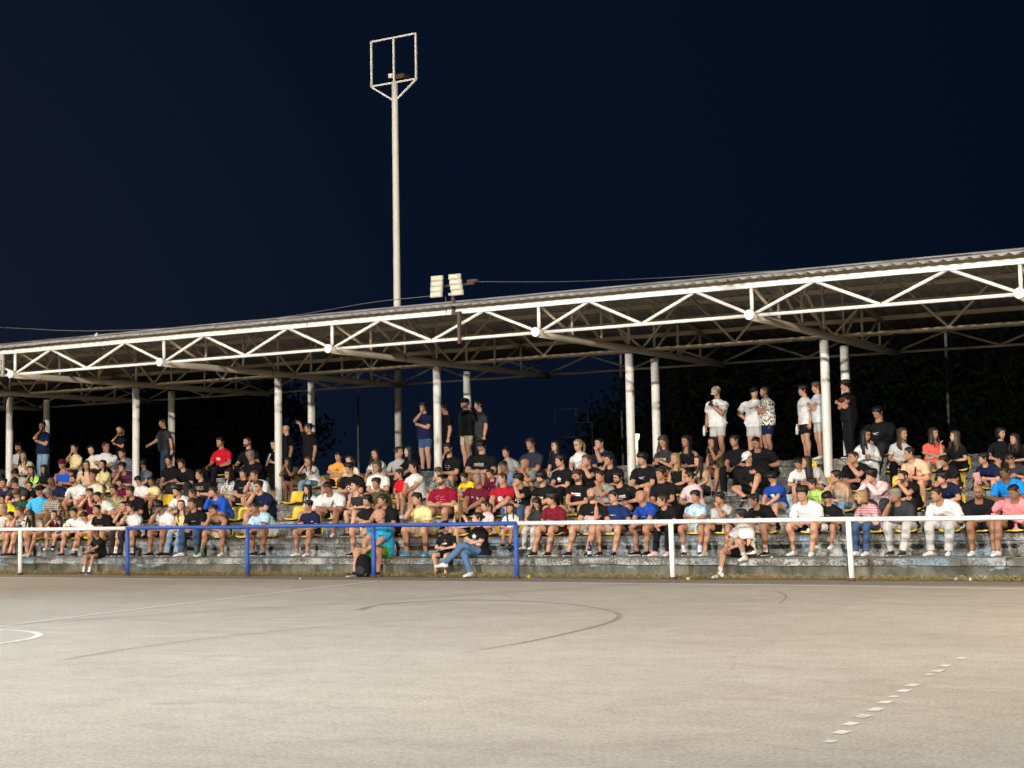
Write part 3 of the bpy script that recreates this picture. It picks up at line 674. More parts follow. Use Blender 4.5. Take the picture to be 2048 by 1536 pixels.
(-20.90,30.92,1.48,0.977,17,'4','w',2,'white','navy.t','lg.d','lap','-','-',
  'person in white and navy top with wavy brown hair, fourth row, 16th from left'),
(-20.32,30.92,1.48,1.004,10,'4','w',2,'gstripe','black.t','bn.d','lap','r','-',
  'person in grey t-shirt with dark neckline turned right, fourth row, 17th from left'),
(-20.00,30.92,1.48,1.004,10,'4','w',1,'black','black.t','lg.k','lap','l','-',
  'person in black t-shirt turned towards neighbour in grey, fourth row, 18th from left'),
(-20.73,29.66,1.11,1.000,22,'3','mF',2,'black:crest','denim.s','sh.k','lap','-','-',
  'person in black t-shirt with red and white crest, third row, 14th from left'),
(-20.08,29.66,1.11,1.004,12,'3','wF',2,'white','black.s','bob.b','lap','-','gl',
  'person in white t-shirt and dark glasses, third row, 15th from left'),
(-19.43,29.66,1.11,0.756,11,'3','k',2,'red','khaki.s','sh.d','lap','l','-',
  'person in small bright red t-shirt, third row, 16th from left'),
(-21.01,28.49,0.74,0.856,22,'2','w',2,'white','black.s','lg.k','lap','-','-',
  'person in white top and straight black hair, second row, 13th from left'),
(-20.46,28.49,0.74,1.000,42,'2','mF',4,'white:text','black.s','sh.k','lap','d','strap',
  'person in white t-shirt with dark cross-body strap, second row, 14th from left'),
(-19.78,28.49,0.74,0.911,18,'2','w',1,'dgrey.n','khaki.s','bn.k','lap','-','-',
  'person in dark strappy top with folded hands, second row, 15th from left'),
(-19.16,28.49,0.74,0.980,23,'2','m',3,'olive','dgrey.s','sh.d','lap','-','-',
  'person in olive green shirt, second row, 16th from left'),
(-18.17,27.32,0.36,0.980,24,'1','m',3,'black','black.s','sh.d','chin','-','-',
  'person in black t-shirt with fingers at lips, front row, 19th from left'),
(-18.76,27.32,0.36,0.929,5,'1','b',2,'black','floralbw.s','fr.k','cross','-','-',
  'person in black t-shirt and black-white patterned shorts, front row, 18th from left'),
(-20.23,27.32,0.36,0.860,17,'1','b',3,'navy:band','navy.s','sh.k','lap','-','wshoe',
  'person in navy t-shirt with white sleeve band, front row, 17th from left'),
(-17.64,26.15,0.00,1.080,10,'0','m',2,'cyan','lime.s','bald','lap','l','-',
  'person in bright blue t-shirt and green shorts beside backpack, kerb, 2nd from left'),
(-20.36,32.10,2.22,0.960,0,'S','m',2,'navy','denim.s','sh.k','schin','-','-',
  'person in navy t-shirt and denim shorts with hand at mouth, standing row, 4th from left'),
(-19.86,32.30,2.22,0.930,0,'S','m',2,'black','black.t','sh.k','sdown','l','-',
  'person in black t-shirt half hidden by column, standing row, 5th from left'),
(-18.91,31.64,2.22,0.964,0,'S','m',2,'black','beige.s','cap.k','sbehind','-','-',
  'person in black t-shirt and beige shorts with hands behind back, standing row, 6th from left'),
(-18.62,31.80,2.22,0.931,0,'S','m',2,'dgrey:rblock','dgrey.t','sh.k','sdown','l','-',
  'person in dark grey t-shirt with red and white print, standing row, 7th from left'),
(-18.83,30.92,1.48,1.050,20,'4','m',2,'black:dots','black.s','sh.k','chin','-','gl+bd',
  'person in black t-shirt and glasses with chin on fist, fourth row, 19th from left'),
(-18.05,30.92,1.48,1.080,10,'4','mF',2,'black:text2','beige.s','sh.k','lap','d','bd',
  'person in black t-shirt with large cream lettering, fourth row, 20th from left'),
(-17.31,30.92,1.48,0.877,18,'4','b',2,'grey','dgrey.s','sh.k','lap','-','-',
  'person in grey t-shirt behind blue and white shirt, fourth row, 21st from left'),
(-16.70,30.92,1.48,1.080,10,'4','m',3,'navyg','dgrey.t','sh.d','lap','-','-',
  'person in dark navy polo shirt on the top row, fourth row, 22nd from left'),
(-19.03,29.66,1.11,0.949,11,'3','wF',2,'white','grey.s','pt.k','lap','-','-',
  'person in white sleeveless top holding a dark bag, third row, 17th from left'),
(-18.33,29.66,1.11,0.817,24,'3','b',2,'camo','dgrey.s','sh.b','lap','d','-',
  'person in patterned grey shirt half hidden by crimson, third row, 18th from left'),
(-17.55,28.49,0.74,1.000,16,'2','mF',2,'crimson:scatter','khaki.s','bz.k','lap','-','bd',
  'person in crimson t-shirt with small white marks, second row, 17th from left'),
(-17.60,29.66,1.11,0.700,44,'3','k',2,'yellow','dgrey.s','sh.d','lap','-','-',
  'person in small yellow t-shirt, third row, 19th from left'),
(-16.71,28.49,0.74,1.000,18,'2','mF',4,'maroon:two','navy.s','bz.g','lap','-','-',
  'person in maroon t-shirt with two small white prints, second row, 18th from left'),
(-16.89,29.66,1.11,0.817,46,'3','b',2,'maroon','dgrey.s','sh.d','lap','-','-',
  'person in dark red shirt between maroon and red t-shirts, third row, 20th from left'),
(-16.52,29.66,1.11,1.000,38,'3','m',4,'lblueg','dgrey.s','bz.d','lap','d','-',
  'person in blue shirt with white shoulders, third row, 21st from left'),
(-16.08,28.49,0.74,1.000,17,'2','mF',2,'red2:emblem','dgrey.s','bz.d','lap','l','-',
  'person in red t-shirt with round white emblem, second row, 19th from left'),
(-15.67,28.49,0.74,0.980,26,'2','m',2,'black:crest','denim.t','fr.k','chin','-','-',
  'person in black t-shirt with red crest and blue jeans, second row, 20th from left'),
(-16.02,29.66,1.11,1.000,32,'3','m',3,'slateg:yprint','dgrey.s','bald','chin','-','-',
  'person in grey-green t-shirt with yellow landscape print, third row, 22nd from left'),
(-17.34,27.32,0.36,1.000,24,'1','m',2,'pyellow','beige.s','sh.k','chin','-','bshoe',
  'person in pale yellow t-shirt and blue trainers, front row, 20th from left'),
(-16.43,27.32,0.36,0.740,22,'1','g',1,'black.n','dgrey.s','lg.l','lap','-','-',
  'person in black sleeveless top and long fair hair, front row, 21st from left'),
(-15.85,27.32,0.36,0.755,17,'1','g',2,'pinkw','black.s','pt.d','lap','-','-',
  'person in pale pink t-shirt and tied brown hair, front row, 22nd from left'),
(-15.29,27.32,0.36,0.681,18,'1','g',2,'white:bstripe','red2.s','lg.d','lap','c','-',
  'person in white t-shirt with pale blue stripes, front row, 23rd from left'),
(-15.37,26.15,0.00,0.949,5,'0','w',1,'black:trefoil','jeans.t','bn.k','cross','l','wshoe+crossleg',
  'person in black polo and jeans with crossed legs, kerb, 4th from left'),
(-16.06,26.15,0.00,0.756,8,'0','k',1,'black:rblock2','black.s','cap.k','lap','d','-',
  'person in small black printed t-shirt and black cap, kerb, 3rd from left'),
(-16.05,30.92,1.48,1.004,10,'4','w',1,'navyb','ldenim.t','lg.k','lap','-','gl',
  'person in dark top and glasses with jeans, fourth row, 23rd from left'),
(-15.47,30.92,1.48,1.004,10,'4','w',1,'white:script','dgrey.t','pt.l','lap','-','gl',
  'person in white t-shirt and glasses with fair ponytail, fourth row, 24th from left'),
(-14.86,30.92,1.48,1.050,24,'4','m',2,'navy:text','dgrey.t','bz.k','chin','-','-',
  'person in navy t-shirt with hand at chin beside column, fourth row, 25th from left'),
(-15.25,29.66,1.11,1.000,20,'3','m',2,'black:trefoil','black.t','sh.k','lap','-','-',
  'person in black t-shirt with white three-leaf emblem, third row, 23rd from left'),
(-14.56,29.66,1.11,1.000,23,'3','m',2,'black','black.t','sh.b','face','-','-',
  'person in black t-shirt with clasped hands at mouth, third row, 24th from left'),
(-14.10,29.66,1.11,1.000,24,'3','m',2,'black','black.t','sh.k','chin','-','-',
  'person in black t-shirt with cheek on hand, third row, 25th from left'),
(-13.36,29.66,1.11,0.980,20,'3','m',2,'black:swoosh','black.s','fr.k','lap','-','-',
  'person in black t-shirt with white tick emblem by column, third row, 26th from left'),
(-14.36,28.49,0.74,1.000,12,'2','m',2,'black:tommy','beige.s','sh.d','lap','-','gl+bd',
  'person in black t-shirt with white and red chest block, second row, 22nd from left'),
(-15.05,28.49,0.74,1.000,22,'2','m',2,'black:yblock','dgrey.s','fr.k','lap','-','bd',
  'person in black t-shirt with yellow print, second row, 21st from left'),
(-13.72,28.49,0.74,1.000,23,'2','m',3,'grey:swooshk','dgrey.s','sh.k','chin','-','-',
  'person in light grey t-shirt with dark tick emblem, second row, 23rd from left'),
(-13.28,28.49,0.74,0.980,30,'2','m',2,'black:bars','black.s','sh.k','lap','-','gl+bd',
  'person in black t-shirt with two broad white stripes, second row, 24th from left'),
(-14.68,27.32,0.36,0.799,10,'1','g',2,'dgrey','lgrey.t','lg.d','lap','d','wshoe',
  'person in dark top and pale leggings with long hair, front row, 24th from left'),
(-14.27,27.32,0.36,0.920,23,'1','m',2,'maroon2:script2','dgrey.s','fr.k','lap','l','-',
  'person in maroon v-neck t-shirt turned away to the left, front row, 25th from left'),
(-13.46,27.32,0.36,1.000,14,'1','m',2,'black:cblock','lgrey.s','bald','lap','-','bd',
  'person in black t-shirt with pink and grey panel, front row, 26th from left'),
(-12.98,27.32,0.36,0.920,11,'1','m',2,'navy2:script','beige.s','sh.k','raise','-','-',
  'person in navy t-shirt with white lettering and raised hand, front row, 27th from left'),
(-12.16,27.32,0.36,1.000,34,'1','m',3,'blue2:text','black.s','bald','lap','l','-',
  'person in royal blue t-shirt with small white text, front row, 28th from left'),
(-12.74,32.10,2.22,0.945,0,'S','m',3,'white','lgrey.s','cap.t','sphone','d','phone+bottle',
  'person in white t-shirt and tan cap looking at phone, standing row, 8th from left'),
(-12.00,32.45,2.22,0.927,0,'S','m',2,'white:swooshk','lgrey.s','cap.k','ship','-','-',
  'person in white t-shirt with black tick and black cap, standing row, 9th from left'),
(-11.58,32.10,2.22,0.920,0,'S','m',3,'floral','navy.s','bz.d','scross','l','-',
  'person in white shirt with black leaf pattern, standing row, 10th from left'),
(-13.48,30.92,1.48,1.004,10,'4','w',2,'dgrey:text2','black.s','lg.b','phone','d','-',
  'person in dark grey printed t-shirt and long wavy hair, fourth row, 26th from left'),
(-12.92,30.92,1.48,1.004,18,'4','w',3,'black.n','black.t','lg.k','lap','-','-',
  'person in black sleeveless top and long black hair, fourth row, 27th from left'),
(-12.24,30.92,1.48,0.949,23,'4','w',3,'olive.n','beige.s','lg.d','chin','-','-',
  'person in sleeveless top with hand at mouth and bare legs, fourth row, 28th from left'),
(-11.79,30.92,1.48,0.950,17,'4','m',3,'black','black.t','sh.k','lap','-','-',
  'person in black polo with pale collar edges and clasped hands, fourth row, 29th from left'),
(-11.29,30.92,1.48,1.000,42,'4','m',3,'black','black.t','bz.k','knees','d','-',
  'person in black polo behind white and grey cap, fourth row, 30th from left'),
(-11.04,29.66,1.11,0.920,18,'3','m',2,'black.l','black.s','cap.w','lap','d','kneeup',
  'person in black long-sleeved top with white-fronted cap, third row, 29th from left'),
(-12.60,29.66,1.11,0.949,16,'3','w',2,'black.n','dgrey.t','lg.l','lap','-','-',
  'person in black top and straight fair hair, third row, 27th from left'),
(-12.06,29.66,1.11,0.883,23,'3','w',2,'beige.n','dgrey.t','lg.d','lap','-','-',
  'person in beige top and long brown hair, third row, 28th from left'),
(-12.40,28.49,0.74,1.000,17,'2','m',3,'black','black.s','sh.d','lap','-','-',
  'person in black v-neck t-shirt behind royal blue, second row, 25th from left'),
(-11.80,28.49,0.74,0.930,22,'2','w',2,'pinkw','black.t','bn.k','lap','l','gl',
  'person in pale pink t-shirt and glasses, second row, 26th from left'),
(-10.08,28.49,0.74,0.843,20,'2','b',2,'blue2:white','lgrey.s','fr.k','lap','d','-',
  'person in blue t-shirt with white square print, second row, 27th from left'),
(-11.76,27.32,0.36,0.930,42,'1','w',2,'black','black.t','bn.d','lap','l','pshoe',
  'person in black top and leggings with pink shoes, front row, 29th from left'),
(-11.29,27.32,0.36,0.877,5,'1','b',3,'ldye','lgrey.s','fr.k','cross','-','sock',
  'person in pale blue tie-dyed t-shirt, front row, 30th from left'),
(-10.71,27.32,0.36,0.860,26,'1','b',3,'lgrey:logo','black.s','fr.k','chin','-','-',
  'person in light grey t-shirt with hand over mouth, front row, 31st from left'),
(-9.91,26.15,0.00,0.929,6,'0','b',2,'white:logo','black.s','fr.k','lap','l','gl+sock+kneeup+wshoe',
  'person in white shirt and glasses with one foot on the ground, kerb, 5th from left'),
(-9.88,27.32,0.36,0.920,46,'1','m',3,'black:logo','lgrey.s','sh.k','lap','l','sock',
  'person in black t-shirt with tiny emblem and white socks, front row, 32nd from left'),
(-10.81,32.40,2.22,0.920,0,'S','m',2,'white','black.s','sh.k','sdown','l','bottle',
  'person in white t-shirt and black shorts holding a bottle, standing row, 11th from left'),
(-10.38,32.00,2.22,0.932,0,'S','m',2,'whiteb','lgrey.s','sh.b','scross','l','-',
  'person in white t-shirt and light grey shorts by column, standing row, 12th from left'),
(-9.63,31.64,2.22,0.920,0,'S','m',2,'black:rpanel','black.t','fr.k','scross','l','-',
  'person in black t-shirt with rust panel and folded arms, standing row, 13th from left'),
(-8.93,31.65,1.86,1.080,11,'5','mF',3,'black.l:swoosh','dgrey.t','sh.k','lap','d','-',
  'person in black sweatshirt with white tick emblem, back bench, 10th from left'),
(-9.07,30.92,1.48,0.977,17,'4','w',2,'white.l','white.t','lg.k','phone','r','gl',
  'person in white cardigan with glasses and very long hair, fourth row, 31st from left'),
(-8.45,30.92,1.48,0.977,18,'4','w',2,'white','black.t','lg.b','lap','r','-',
  'person in white t-shirt and black trousers with streaked hair, fourth row, 32nd from left'),
(-9.99,29.66,1.11,0.856,46,'3','w',2,'white','dgrey.s','bn.k','phone','d','phone',
  'person in white t-shirt bowed over a phone, third row, 30th from left'),
(-9.64,29.66,1.11,0.883,44,'3','w',2,'lgrey','black.s','lg.d','lap','l','-',
  'person in pale grey t-shirt leaning against column, third row, 31st from left'),
(-8.85,29.66,1.11,0.950,42,'3','m',2,'black:vstripe','dgrey.s','bz.d','chin','-','-',
  'person in black t-shirt with red and white vertical stripe, third row, 32nd from left'),
(-9.34,28.49,0.74,0.686,29,'2','k',1,'neon:kprint','dgrey.s','sh.d','lap','l','-',
  'person in small lime green t-shirt, second row, 28th from left'),
(-8.78,28.49,0.74,0.930,41,'2','w',2,'beige.n','ldenim.t','bn.k','chin','l','-',
  'person in beige strappy top with chin on hand, second row, 29th from left'),
(-8.07,28.49,0.74,0.950,46,'2','m',2,'pinkw.l','dgrey.t','fr.k','face','-','-',
  'person in pale long-sleeved top with hands at mouth, second row, 30th from left'),
(-7.55,28.49,0.74,0.920,46,'2','m',2,'black','black.t','bz.k','chin','-','bd',
  'person in black t-shirt with dark beard, second row, 31st from left'),
(-9.05,27.32,0.36,1.000,38,'1','m',2,'white:logok','navy.s','fr.k','lap','c','wshoe',
  'person in white t-shirt with tiny black emblem, front row, 33rd from left'),
(-8.71,27.32,0.36,0.817,22,'1','b',3,'black:text','white.s','fr.k','lap','d','wshoe',
  'person in black t-shirt and white shorts, front row, 34th from left'),
(-7.90,27.32,0.36,0.930,44,'1','w',2,'rstripe','denim.t','bob.l','lap','l','wshoe',
  'person in red and white striped top with jeans, front row, 35th from left'),
(-7.32,27.32,0.36,0.920,40,'1','m',4,'dgrey','lgrey.t','sh.g','chin','-','-',
  'person in dark grey polo and pale trousers, front row, 36th from left'),
(-7.75,30.92,1.48,0.930,5,'4','w',2,'coral','beige.t','lg.d','cross','r','-',
  'person in coral red t-shirt with folded arms, fourth row, 33rd from left'),
(-7.23,30.92,1.48,0.856,14,'4','w',1,'black','black.t','lg.b','raise','l','-',
  'person in black top gesturing to coral t-shirt, fourth row, 34th from left'),
(-6.43,30.92,1.48,0.883,11,'4','w',2,'black','dgrey.s','bob.k','knees','r','-',
  'person in black top and black bobbed hair, fourth row, 35th from left'),
(-7.64,29.66,1.11,1.000,40,'3','m',2,'peach:patch','dgrey.s','bz.k','lap','l','strap',
  'person in peach t-shirt with red square print, third row, 33rd from left'),
(-7.06,29.66,1.11,0.791,46,'3','b',3,'black','dgrey.s','fr.k','cross','-','-',
  'person in black t-shirt with folded arms, third row, 34th from left'),
(-6.33,29.66,1.11,0.817,44,'3','b',2,'navy:logo','lgrey.s','sh.k','lap','l','popcorn',
  'person in navy t-shirt holding a striped popcorn box, third row, 35th from left'),
(-5.86,29.66,1.11,0.791,46,'3','b',3,'dgrey','dgrey.s','sh.d','lap','d','-',
  'person in dark grey shirt at right picture edge, third row, 36th from left'),
(-6.80,28.49,0.74,0.843,46,'2','b',2,'navy:logo','navy.s','fr.k','lap','-','-',
  'person in small navy t-shirt with white chest mark, second row, 32nd from left'),
(-5.71,28.49,0.74,0.920,42,'2','m',5,'cyan2','dgrey.s','bz.k','lap','d','-',
  'person in bright azure polo shirt, second row, 33rd from left'),
(-6.56,27.32,0.36,0.980,46,'1','m',3,'white:sstripe','lgrey.t','sh.k','lap','-','-',
  'person in white t-shirt with navy chest stripe, front row, 37th from left'),
(-6.05,27.32,0.36,0.980,42,'1','m',4,'black','navy.s','bald','cross','c','gl+bd',
  'person in black v-neck t-shirt and glasses with folded arms, front row, 38th from left'),
(-5.47,27.32,0.36,1.000,44,'1','m',4,'pink.l','black.s','bz.k','lap','d','-',
  'person in pink long-sleeved top and black shorts, front row, 39th from left'),
(-28.28,27.32,0.36,0.856,46,'1','w',3,'beige','peach.s','lg.d','lap','d','-',
  'person in beige dress between patterned shirt and dark red top, front row, 4th from left'),
(-27.40,27.32,0.36,0.644,46,'1','k',2,'white','lgrey.s','lg.d','lap','d','-',
  'person in small white top bent over bare knees, front row, 6th from left'),
(-26.59,27.32,0.36,0.791,46,'1','b',2,'white','yellow.s','sh.d','lap','d','-',
  'person in white t-shirt and yellow shorts leaning far forward, front row, 8th from left'),
(-30.55,28.49,0.74,0.920,46,'2','m',3,'yellow','dgrey.s','sh.k','lap','-','-',
  'person in bright yellow shirt at left picture edge, second row, 1st from left'),
(-5.96,30.92,1.48,0.856,46,'4','w',2,'black','black.t','lg.d','lap','-','-',
  'person in black top at right picture edge, fourth row, 36th from left'),
]
# ------------------------------------------------------------------ people: materials
CL = dict(black=(.010, .010, .012), dgrey=(.035, .036, .042), grey=(.30, .30, .29), lgrey=(.46, .46, .45), white=(.70, .70, .69), whiteb=(.66, .72, .80),
  cream=(.74, .66, .48), navy=(.010, .016, .05), navyg=(.03, .035, .055), navyb=(.012, .013, .025), navy2=(.012, .03, .12), blue=(.02, .10, .55), blue2=(.015, .06, .33), lblue=(.42, .62, .78), lblueg=(.16, .22, .36),
  cyan=(.04, .36, .66), cyan2=(.01, .22, .62), red=(.55, .012, .025), red2=(.36, .012, .03), maroon=(.11, .01, .03), maroon2=(.17, .012, .025), crimson=(.24, .008, .03), yellow=(.75, .60, .03), pyellow=(.76, .66, .32),
  green=(.018, .06, .035), lime=(.06, .50, .06), olive=(.075, .072, .035), khaki=(.14, .11, .06), orange=(.80, .36, .07), coral=(.85, .12, .09), pink=(.70, .26, .28), pinkw=(.72, .52, .55), peach=(.74, .48, .32), neon=(.50, .78, .20),
  beige=(.46, .38, .28), denim=(.045, .085, .17), ldenim=(.20, .31, .44), jeans=(.085, .16, .29), slate=(.11, .14, .18), slateg=(.19, .22, .20), rust=(.15, .035, .018), brownk=(.05, .03, .02))
SKIN = {1: (.55, .34, .25), 2: (.46, .26, .175), 3: (.36, .19, .12), 4: (.27, .138, .083), 5: (.165, .08, .046)}
HAIRC = dict(k=(.009, .008, .008), d=(.025, .016, .010), b=(.075, .045, .022), l=(.26, .17, .075), g=(.20, .19, .18), r=(.12, .008, .02), t=(.42, .31, .19), w=(.72, .72, .70))
def fabric(c):
    key = 'fab_'+c
    if key in MATS: return MATS[key]
    m, t, b = nodes('fabric_'+c, .92, .12); v = coord(t, 1.0)
    pat = {'floral': 1, 'floralbw': 1, 'camo': 1, 'gprint': 1, 'olivep': 1, 'plaid': 2, 'rstripe': 3, 'gstripe': 4, 'ldye': 5, 'maroonnavy': 6}.get(c)
    if pat == 1:
        cc = {'floral': ((.03, .03, .03), (.74, .72, .66)), 'floralbw': ((.01, .01, .01), (.7, .7, .7)), 'camo': ((.04, .04, .04), (.24, .24, .22)), 'gprint': ((.14, .13, .13), (.62, .62, .62)), 'olivep': ((.11, .10, .045), (.34, .30, .16))}[c]
        f = noise(t, v, 26, 2, .5); col = ramp(t, f, [(.44, cc[0]), (.48, cc[1])])
    elif pat == 2:
        w1 = t.nodes.new('ShaderNodeTexWave'); w1.inputs['Scale'].default_value = 7; t.links.new(v, w1.inputs[0])
        w2 = t.nodes.new('ShaderNodeTexWave'); w2.bands_direction = 'Z'; w2.inputs['Scale'].default_value = 7; t.links.new(v, w2.inputs[0])
        f = math_(t, 'MULTIPLY', w1.outputs['Fac'], w2.outputs['Fac']); col = ramp(t, f, [(.05, (.05, .04, .04)), (.25, (.34, .27, .21)), (.6, (.62, .56, .47))])
    elif pat in (3, 4):
        w2 = t.nodes.new('ShaderNodeTexWave'); w2.bands_direction = 'Z'; w2.inputs['Scale'].default_value = 11 if pat == 3 else 22; w2.inputs['Distortion'].default_value = .4; t.links.new(v, w2.inputs[0])
        col = ramp(t, w2.outputs['Fac'], [(.42, (.33, .02, .06)), (.5, (.70, .52, .52))] if pat == 3 else [(.3, (.3, .3, .31)), (.7, (.48, .48, .48))])
    elif pat == 5: col = ramp(t, noise(t, v, 9, 3), [(.35, (.16, .28, .42)), (.5, (.38, .55, .68)), (.65, (.62, .72, .78))])
    elif pat == 6: col = ramp(t, noise(t, coord(t, 1, sc3=(.2, .2, 7)), 1, 0), [(.45, (.02, .02, .06)), (.55, (.16, .02, .05))])
    else:
        k = CL[c]; f = noise(t, v, 7, 3); col = ramp(t, f, [(.3, tuple(x*.85 for x in k)), (.7, tuple(min(.85, x*1.1) for x in k))])
    base(t, b, col); h = noise(t, coord(t, 1, sc3=(1, 1, .55)), 11, 3, .55); bump(t, b, h, 1.0, .055)
    MATS[key] = m; return m
def skin(i):
    key = 'skin%d' % i
    if key in MATS: return MATS[key]
    m, t, b = nodes('skin_tone_%d' % i, .55, .35); f = noise(t, coord(t, 14), 1, 3); k = SKIN[i]
    base(t, b, ramp(t, f, [(.3, (k[0]*.88, k[1]*.80, k[2]*.78)), (.7, (k[0]*1.06, k[1]*1.05, k[2]*1.04))]))
    b.inputs['Subsurface Weight'].default_value = .0
    MATS[key] = m; return m
def lips(i): k = SKIN[i]; return plain('lips%d' % i, (k[0]*.72, k[1]*.48, k[2]*.48), .5, var=.05)
def hairm(c):
    key = 'hair_'+c
    if key in MATS: return MATS[key]
    m, t, b = nodes('hair_'+c, .48, .35); k = HAIRC[c]
    f = noise(t, coord(t, 1, sc3=(70, 70, 9)), 1, 3)
    base(t, b, ramp(t, f, [(.3, tuple(x*.55 for x in k)), (.7, tuple(x*1.35 for x in k))])); bump(t, b, f, .6, .01)
    MATS[key] = m; return m
def beardm(c, i):
    h, k = HAIRC[c], SKIN[i]; return plain('beard_%s%d' % (c, i), tuple(h[j]*.6+k[j]*.20 for j in range(3)), .8, .15, var=.35, scale=60)
M_eye = plain('eye_dark', (.025, .017, .012), .3, var=.05); M_eyew = plain('eye_white', (.55, .52, .49), .4, var=.05)
M_sole = plain('shoe_sole', (.62, .61, .58), .7)

# ------------------------------------------------------------------ people: shapes
HZ = np.array([-.118, -.111, -.099, -.085, -.072, -.063, -.055, -.045, -.035, -.025, -.013, -.004, .007, .016, .026, .036, .05, .066, .082, .096, .108, .116])
_T = np.array([(-.118, .016, .070, .030), (-.105, .037, .084, .012), (-.085, .050, .087, .030), (-.06, .059, .086, .058), (-.03, .066, .086, .083), (0, .070, .085, .097), (.03, .0725, .090, .103), (.06, .071, .086, .101), (.085, .062, .071, .088), (.105, .043, .047, .062), (.118, .012, .012, .018)])
def head_rings(z): return np.interp(z, _T[:, 0], _T[:, 1]), np.interp(z, _T[:, 0], _T[:, 2]), np.interp(z, _T[:, 0], _T[:, 3])
NT = 32
_u = (np.arange(NT)-NT/2)/(NT/2); HT = np.sign(_u)*math.pi*np.abs(_u)**1.45
def head_pts(z, th, face=True):
    Z, TH = np.meshgrid(z, th, indexing='ij'); hw, f, b = head_rings(Z)
    sx, cx = np.sin(TH), np.cos(TH)
    X = hw*1.06*np.sign(sx)*np.abs(sx)**.88; Y = np.where(cx > 0, -f*np.abs(cx)**.92, b*np.abs(cx))
    if face:
        front = np.clip(cx, 0, 1)
        nz = np.interp(Z, [-.050, -.041, -.030, .0, .022, .04], [0, .55, 1, .5, .12, 0])
        Y = Y - .025*nz*np.clip(1-np.abs(X)/.0165, 0, 1)*(front > .3)
        Y = Y + .008*np.exp(-((np.abs(X)-.031)/.014)**2 - ((Z-.001)/.013)**2)*(front > .3)
        Y = Y - .004*np.exp(-((Z+.059)/.008)**2 - (X/.02)**2)*(front > .3)
    return np.stack([X, Y, Z], -1)
def add_head(mb, C, Rm, hs, beard):
    P = head_pts(HZ, HT); nv, nt_ = P.shape[:2]
    V = (P.reshape(-1, 3)*hs) @ Rm.T + C
    q = []; mi = []
    for i in range(nv-1):
        zc = (HZ[i]+HZ[i+1])/2
        for j in range(nt_):
            j2 = (j+1) % nt_; q.append((i*nt_+j, i*nt_+j2, (i+1)*nt_+j2, (i+1)*nt_+j))
            pc = (P[i, j]+P[i+1, j2])/2; x = abs(pc[0]); k = 0; fr = pc[1] < -.02
            if fr and -.004 < zc < .012 and .020 < x < .042: k = 2 if .025 < x < .038 else 3
            elif fr and .018 < zc < .030 and .014 < x < .048: k = 5
            elif fr and -.068 < zc < -.055 and x < .024: k = 4
            elif beard and zc < -.047 and pc[1] < .02: k = 5
            elif beard and zc < -.01 and x > .055 and -.015 < pc[1] < .02: k = 5
            elif beard and fr and -.055 < zc < -.044 and x < .028: k = 5
            mi.append(k)
    b = mb.add(V, q, mi=np.array(mi)); n0 = b
    c = mb.add([C+Rm @ np.array([0, -.05, -.119])*hs, C+Rm @ np.array([0, 0, .1185])*hs])
    mb.t.append((np.array([(c, n0+(j+1) % nt_, n0+j) for j in range(nt_)]), np.zeros(nt_, int)))
    o = n0+(nv-1)*nt_; mb.t.append((np.array([(c+1, o+j, o+(j+1) % nt_) for j in range(nt_)]), np.zeros(nt_, int)))
    for s in (-1, 1):
        P2 = np.array([(s*.066, .018, -.028), (s*.075, .020, -.015), (s*.080, .024, .005), (s*.078, .022, .022), (s*.068, .014, .028)])
        tube(mb, (P2*hs) @ Rm.T + C, np.array([.006, .011, .015, .012, .005])*hs, 6, R2=np.array([.004, .006, .006, .006, .004])*hs, ref=Rm @ np.array([.2*s, 1, 0]))
def smooth01(x): x = np.clip(x, 0, 1); return x*x*(3-2*x)
def hair_shell(mb, C, Rm, hs, top, side, front_z, rg, cap=False, nape=-.075, mi=0):
    z = np.array([-.095, -.085, -.07, -.055, -.04, -.025, -.01, .005, .02, .032, .044, .056, .068, .08, .091, .101, .11, .117])
    th = (np.arange(30)-15)/15*math.pi; P = head_pts(z, th, False)
    Z, TH = np.meshgrid(z, np.abs(th), indexing='ij'); d = np.degrees(TH)
    if cap: zh = np.interp(d, [0, 60, 110, 180], [.038, .030, .012, -.012])
    else: zh = np.interp(d, [0, 38, 58, 74, 84, 104, 114, 180], [front_z, front_z-.002, front_z-.022, -.002, -.022, -.018, -.05, nape])
    mk = smooth01((Z-zh)/.012+.5); tk = side+(top-side)*smooth01((Z-.02)/.06)
    nz = (rg.random(Z.shape)-.5)*(.0 if cap else .75)*tk
    r = np.hypot(P[..., 0], P[..., 1])+1e-6; f = 1+(mk*(tk+nz)-(1-mk)*.012)/np.maximum(r, .03)
    P[..., 0] *= f; P[..., 1] *= f; P[..., 2] += mk*(top)*smooth01((Z-.03)/.085)
    nv, n_ = Z.shape; V = (P.reshape(-1, 3)*hs) @ Rm.T + C
    q = [(i*n_+j, i*n_+(j+1) % n_, (i+1)*n_+(j+1) % n_, (i+1)*n_+j) for i in range(nv-1) for j in range(n_)]
    b = mb.add(V, q, mi=mi); c = mb.add([C+Rm @ np.array([0, 0, .119+top*1.02])*hs])
    o = b+(nv-1)*n_; mb.t.append((np.array([(c, o+j, o+(j+1) % n_) for j in range(n_)]), np.full(n_, mi)))
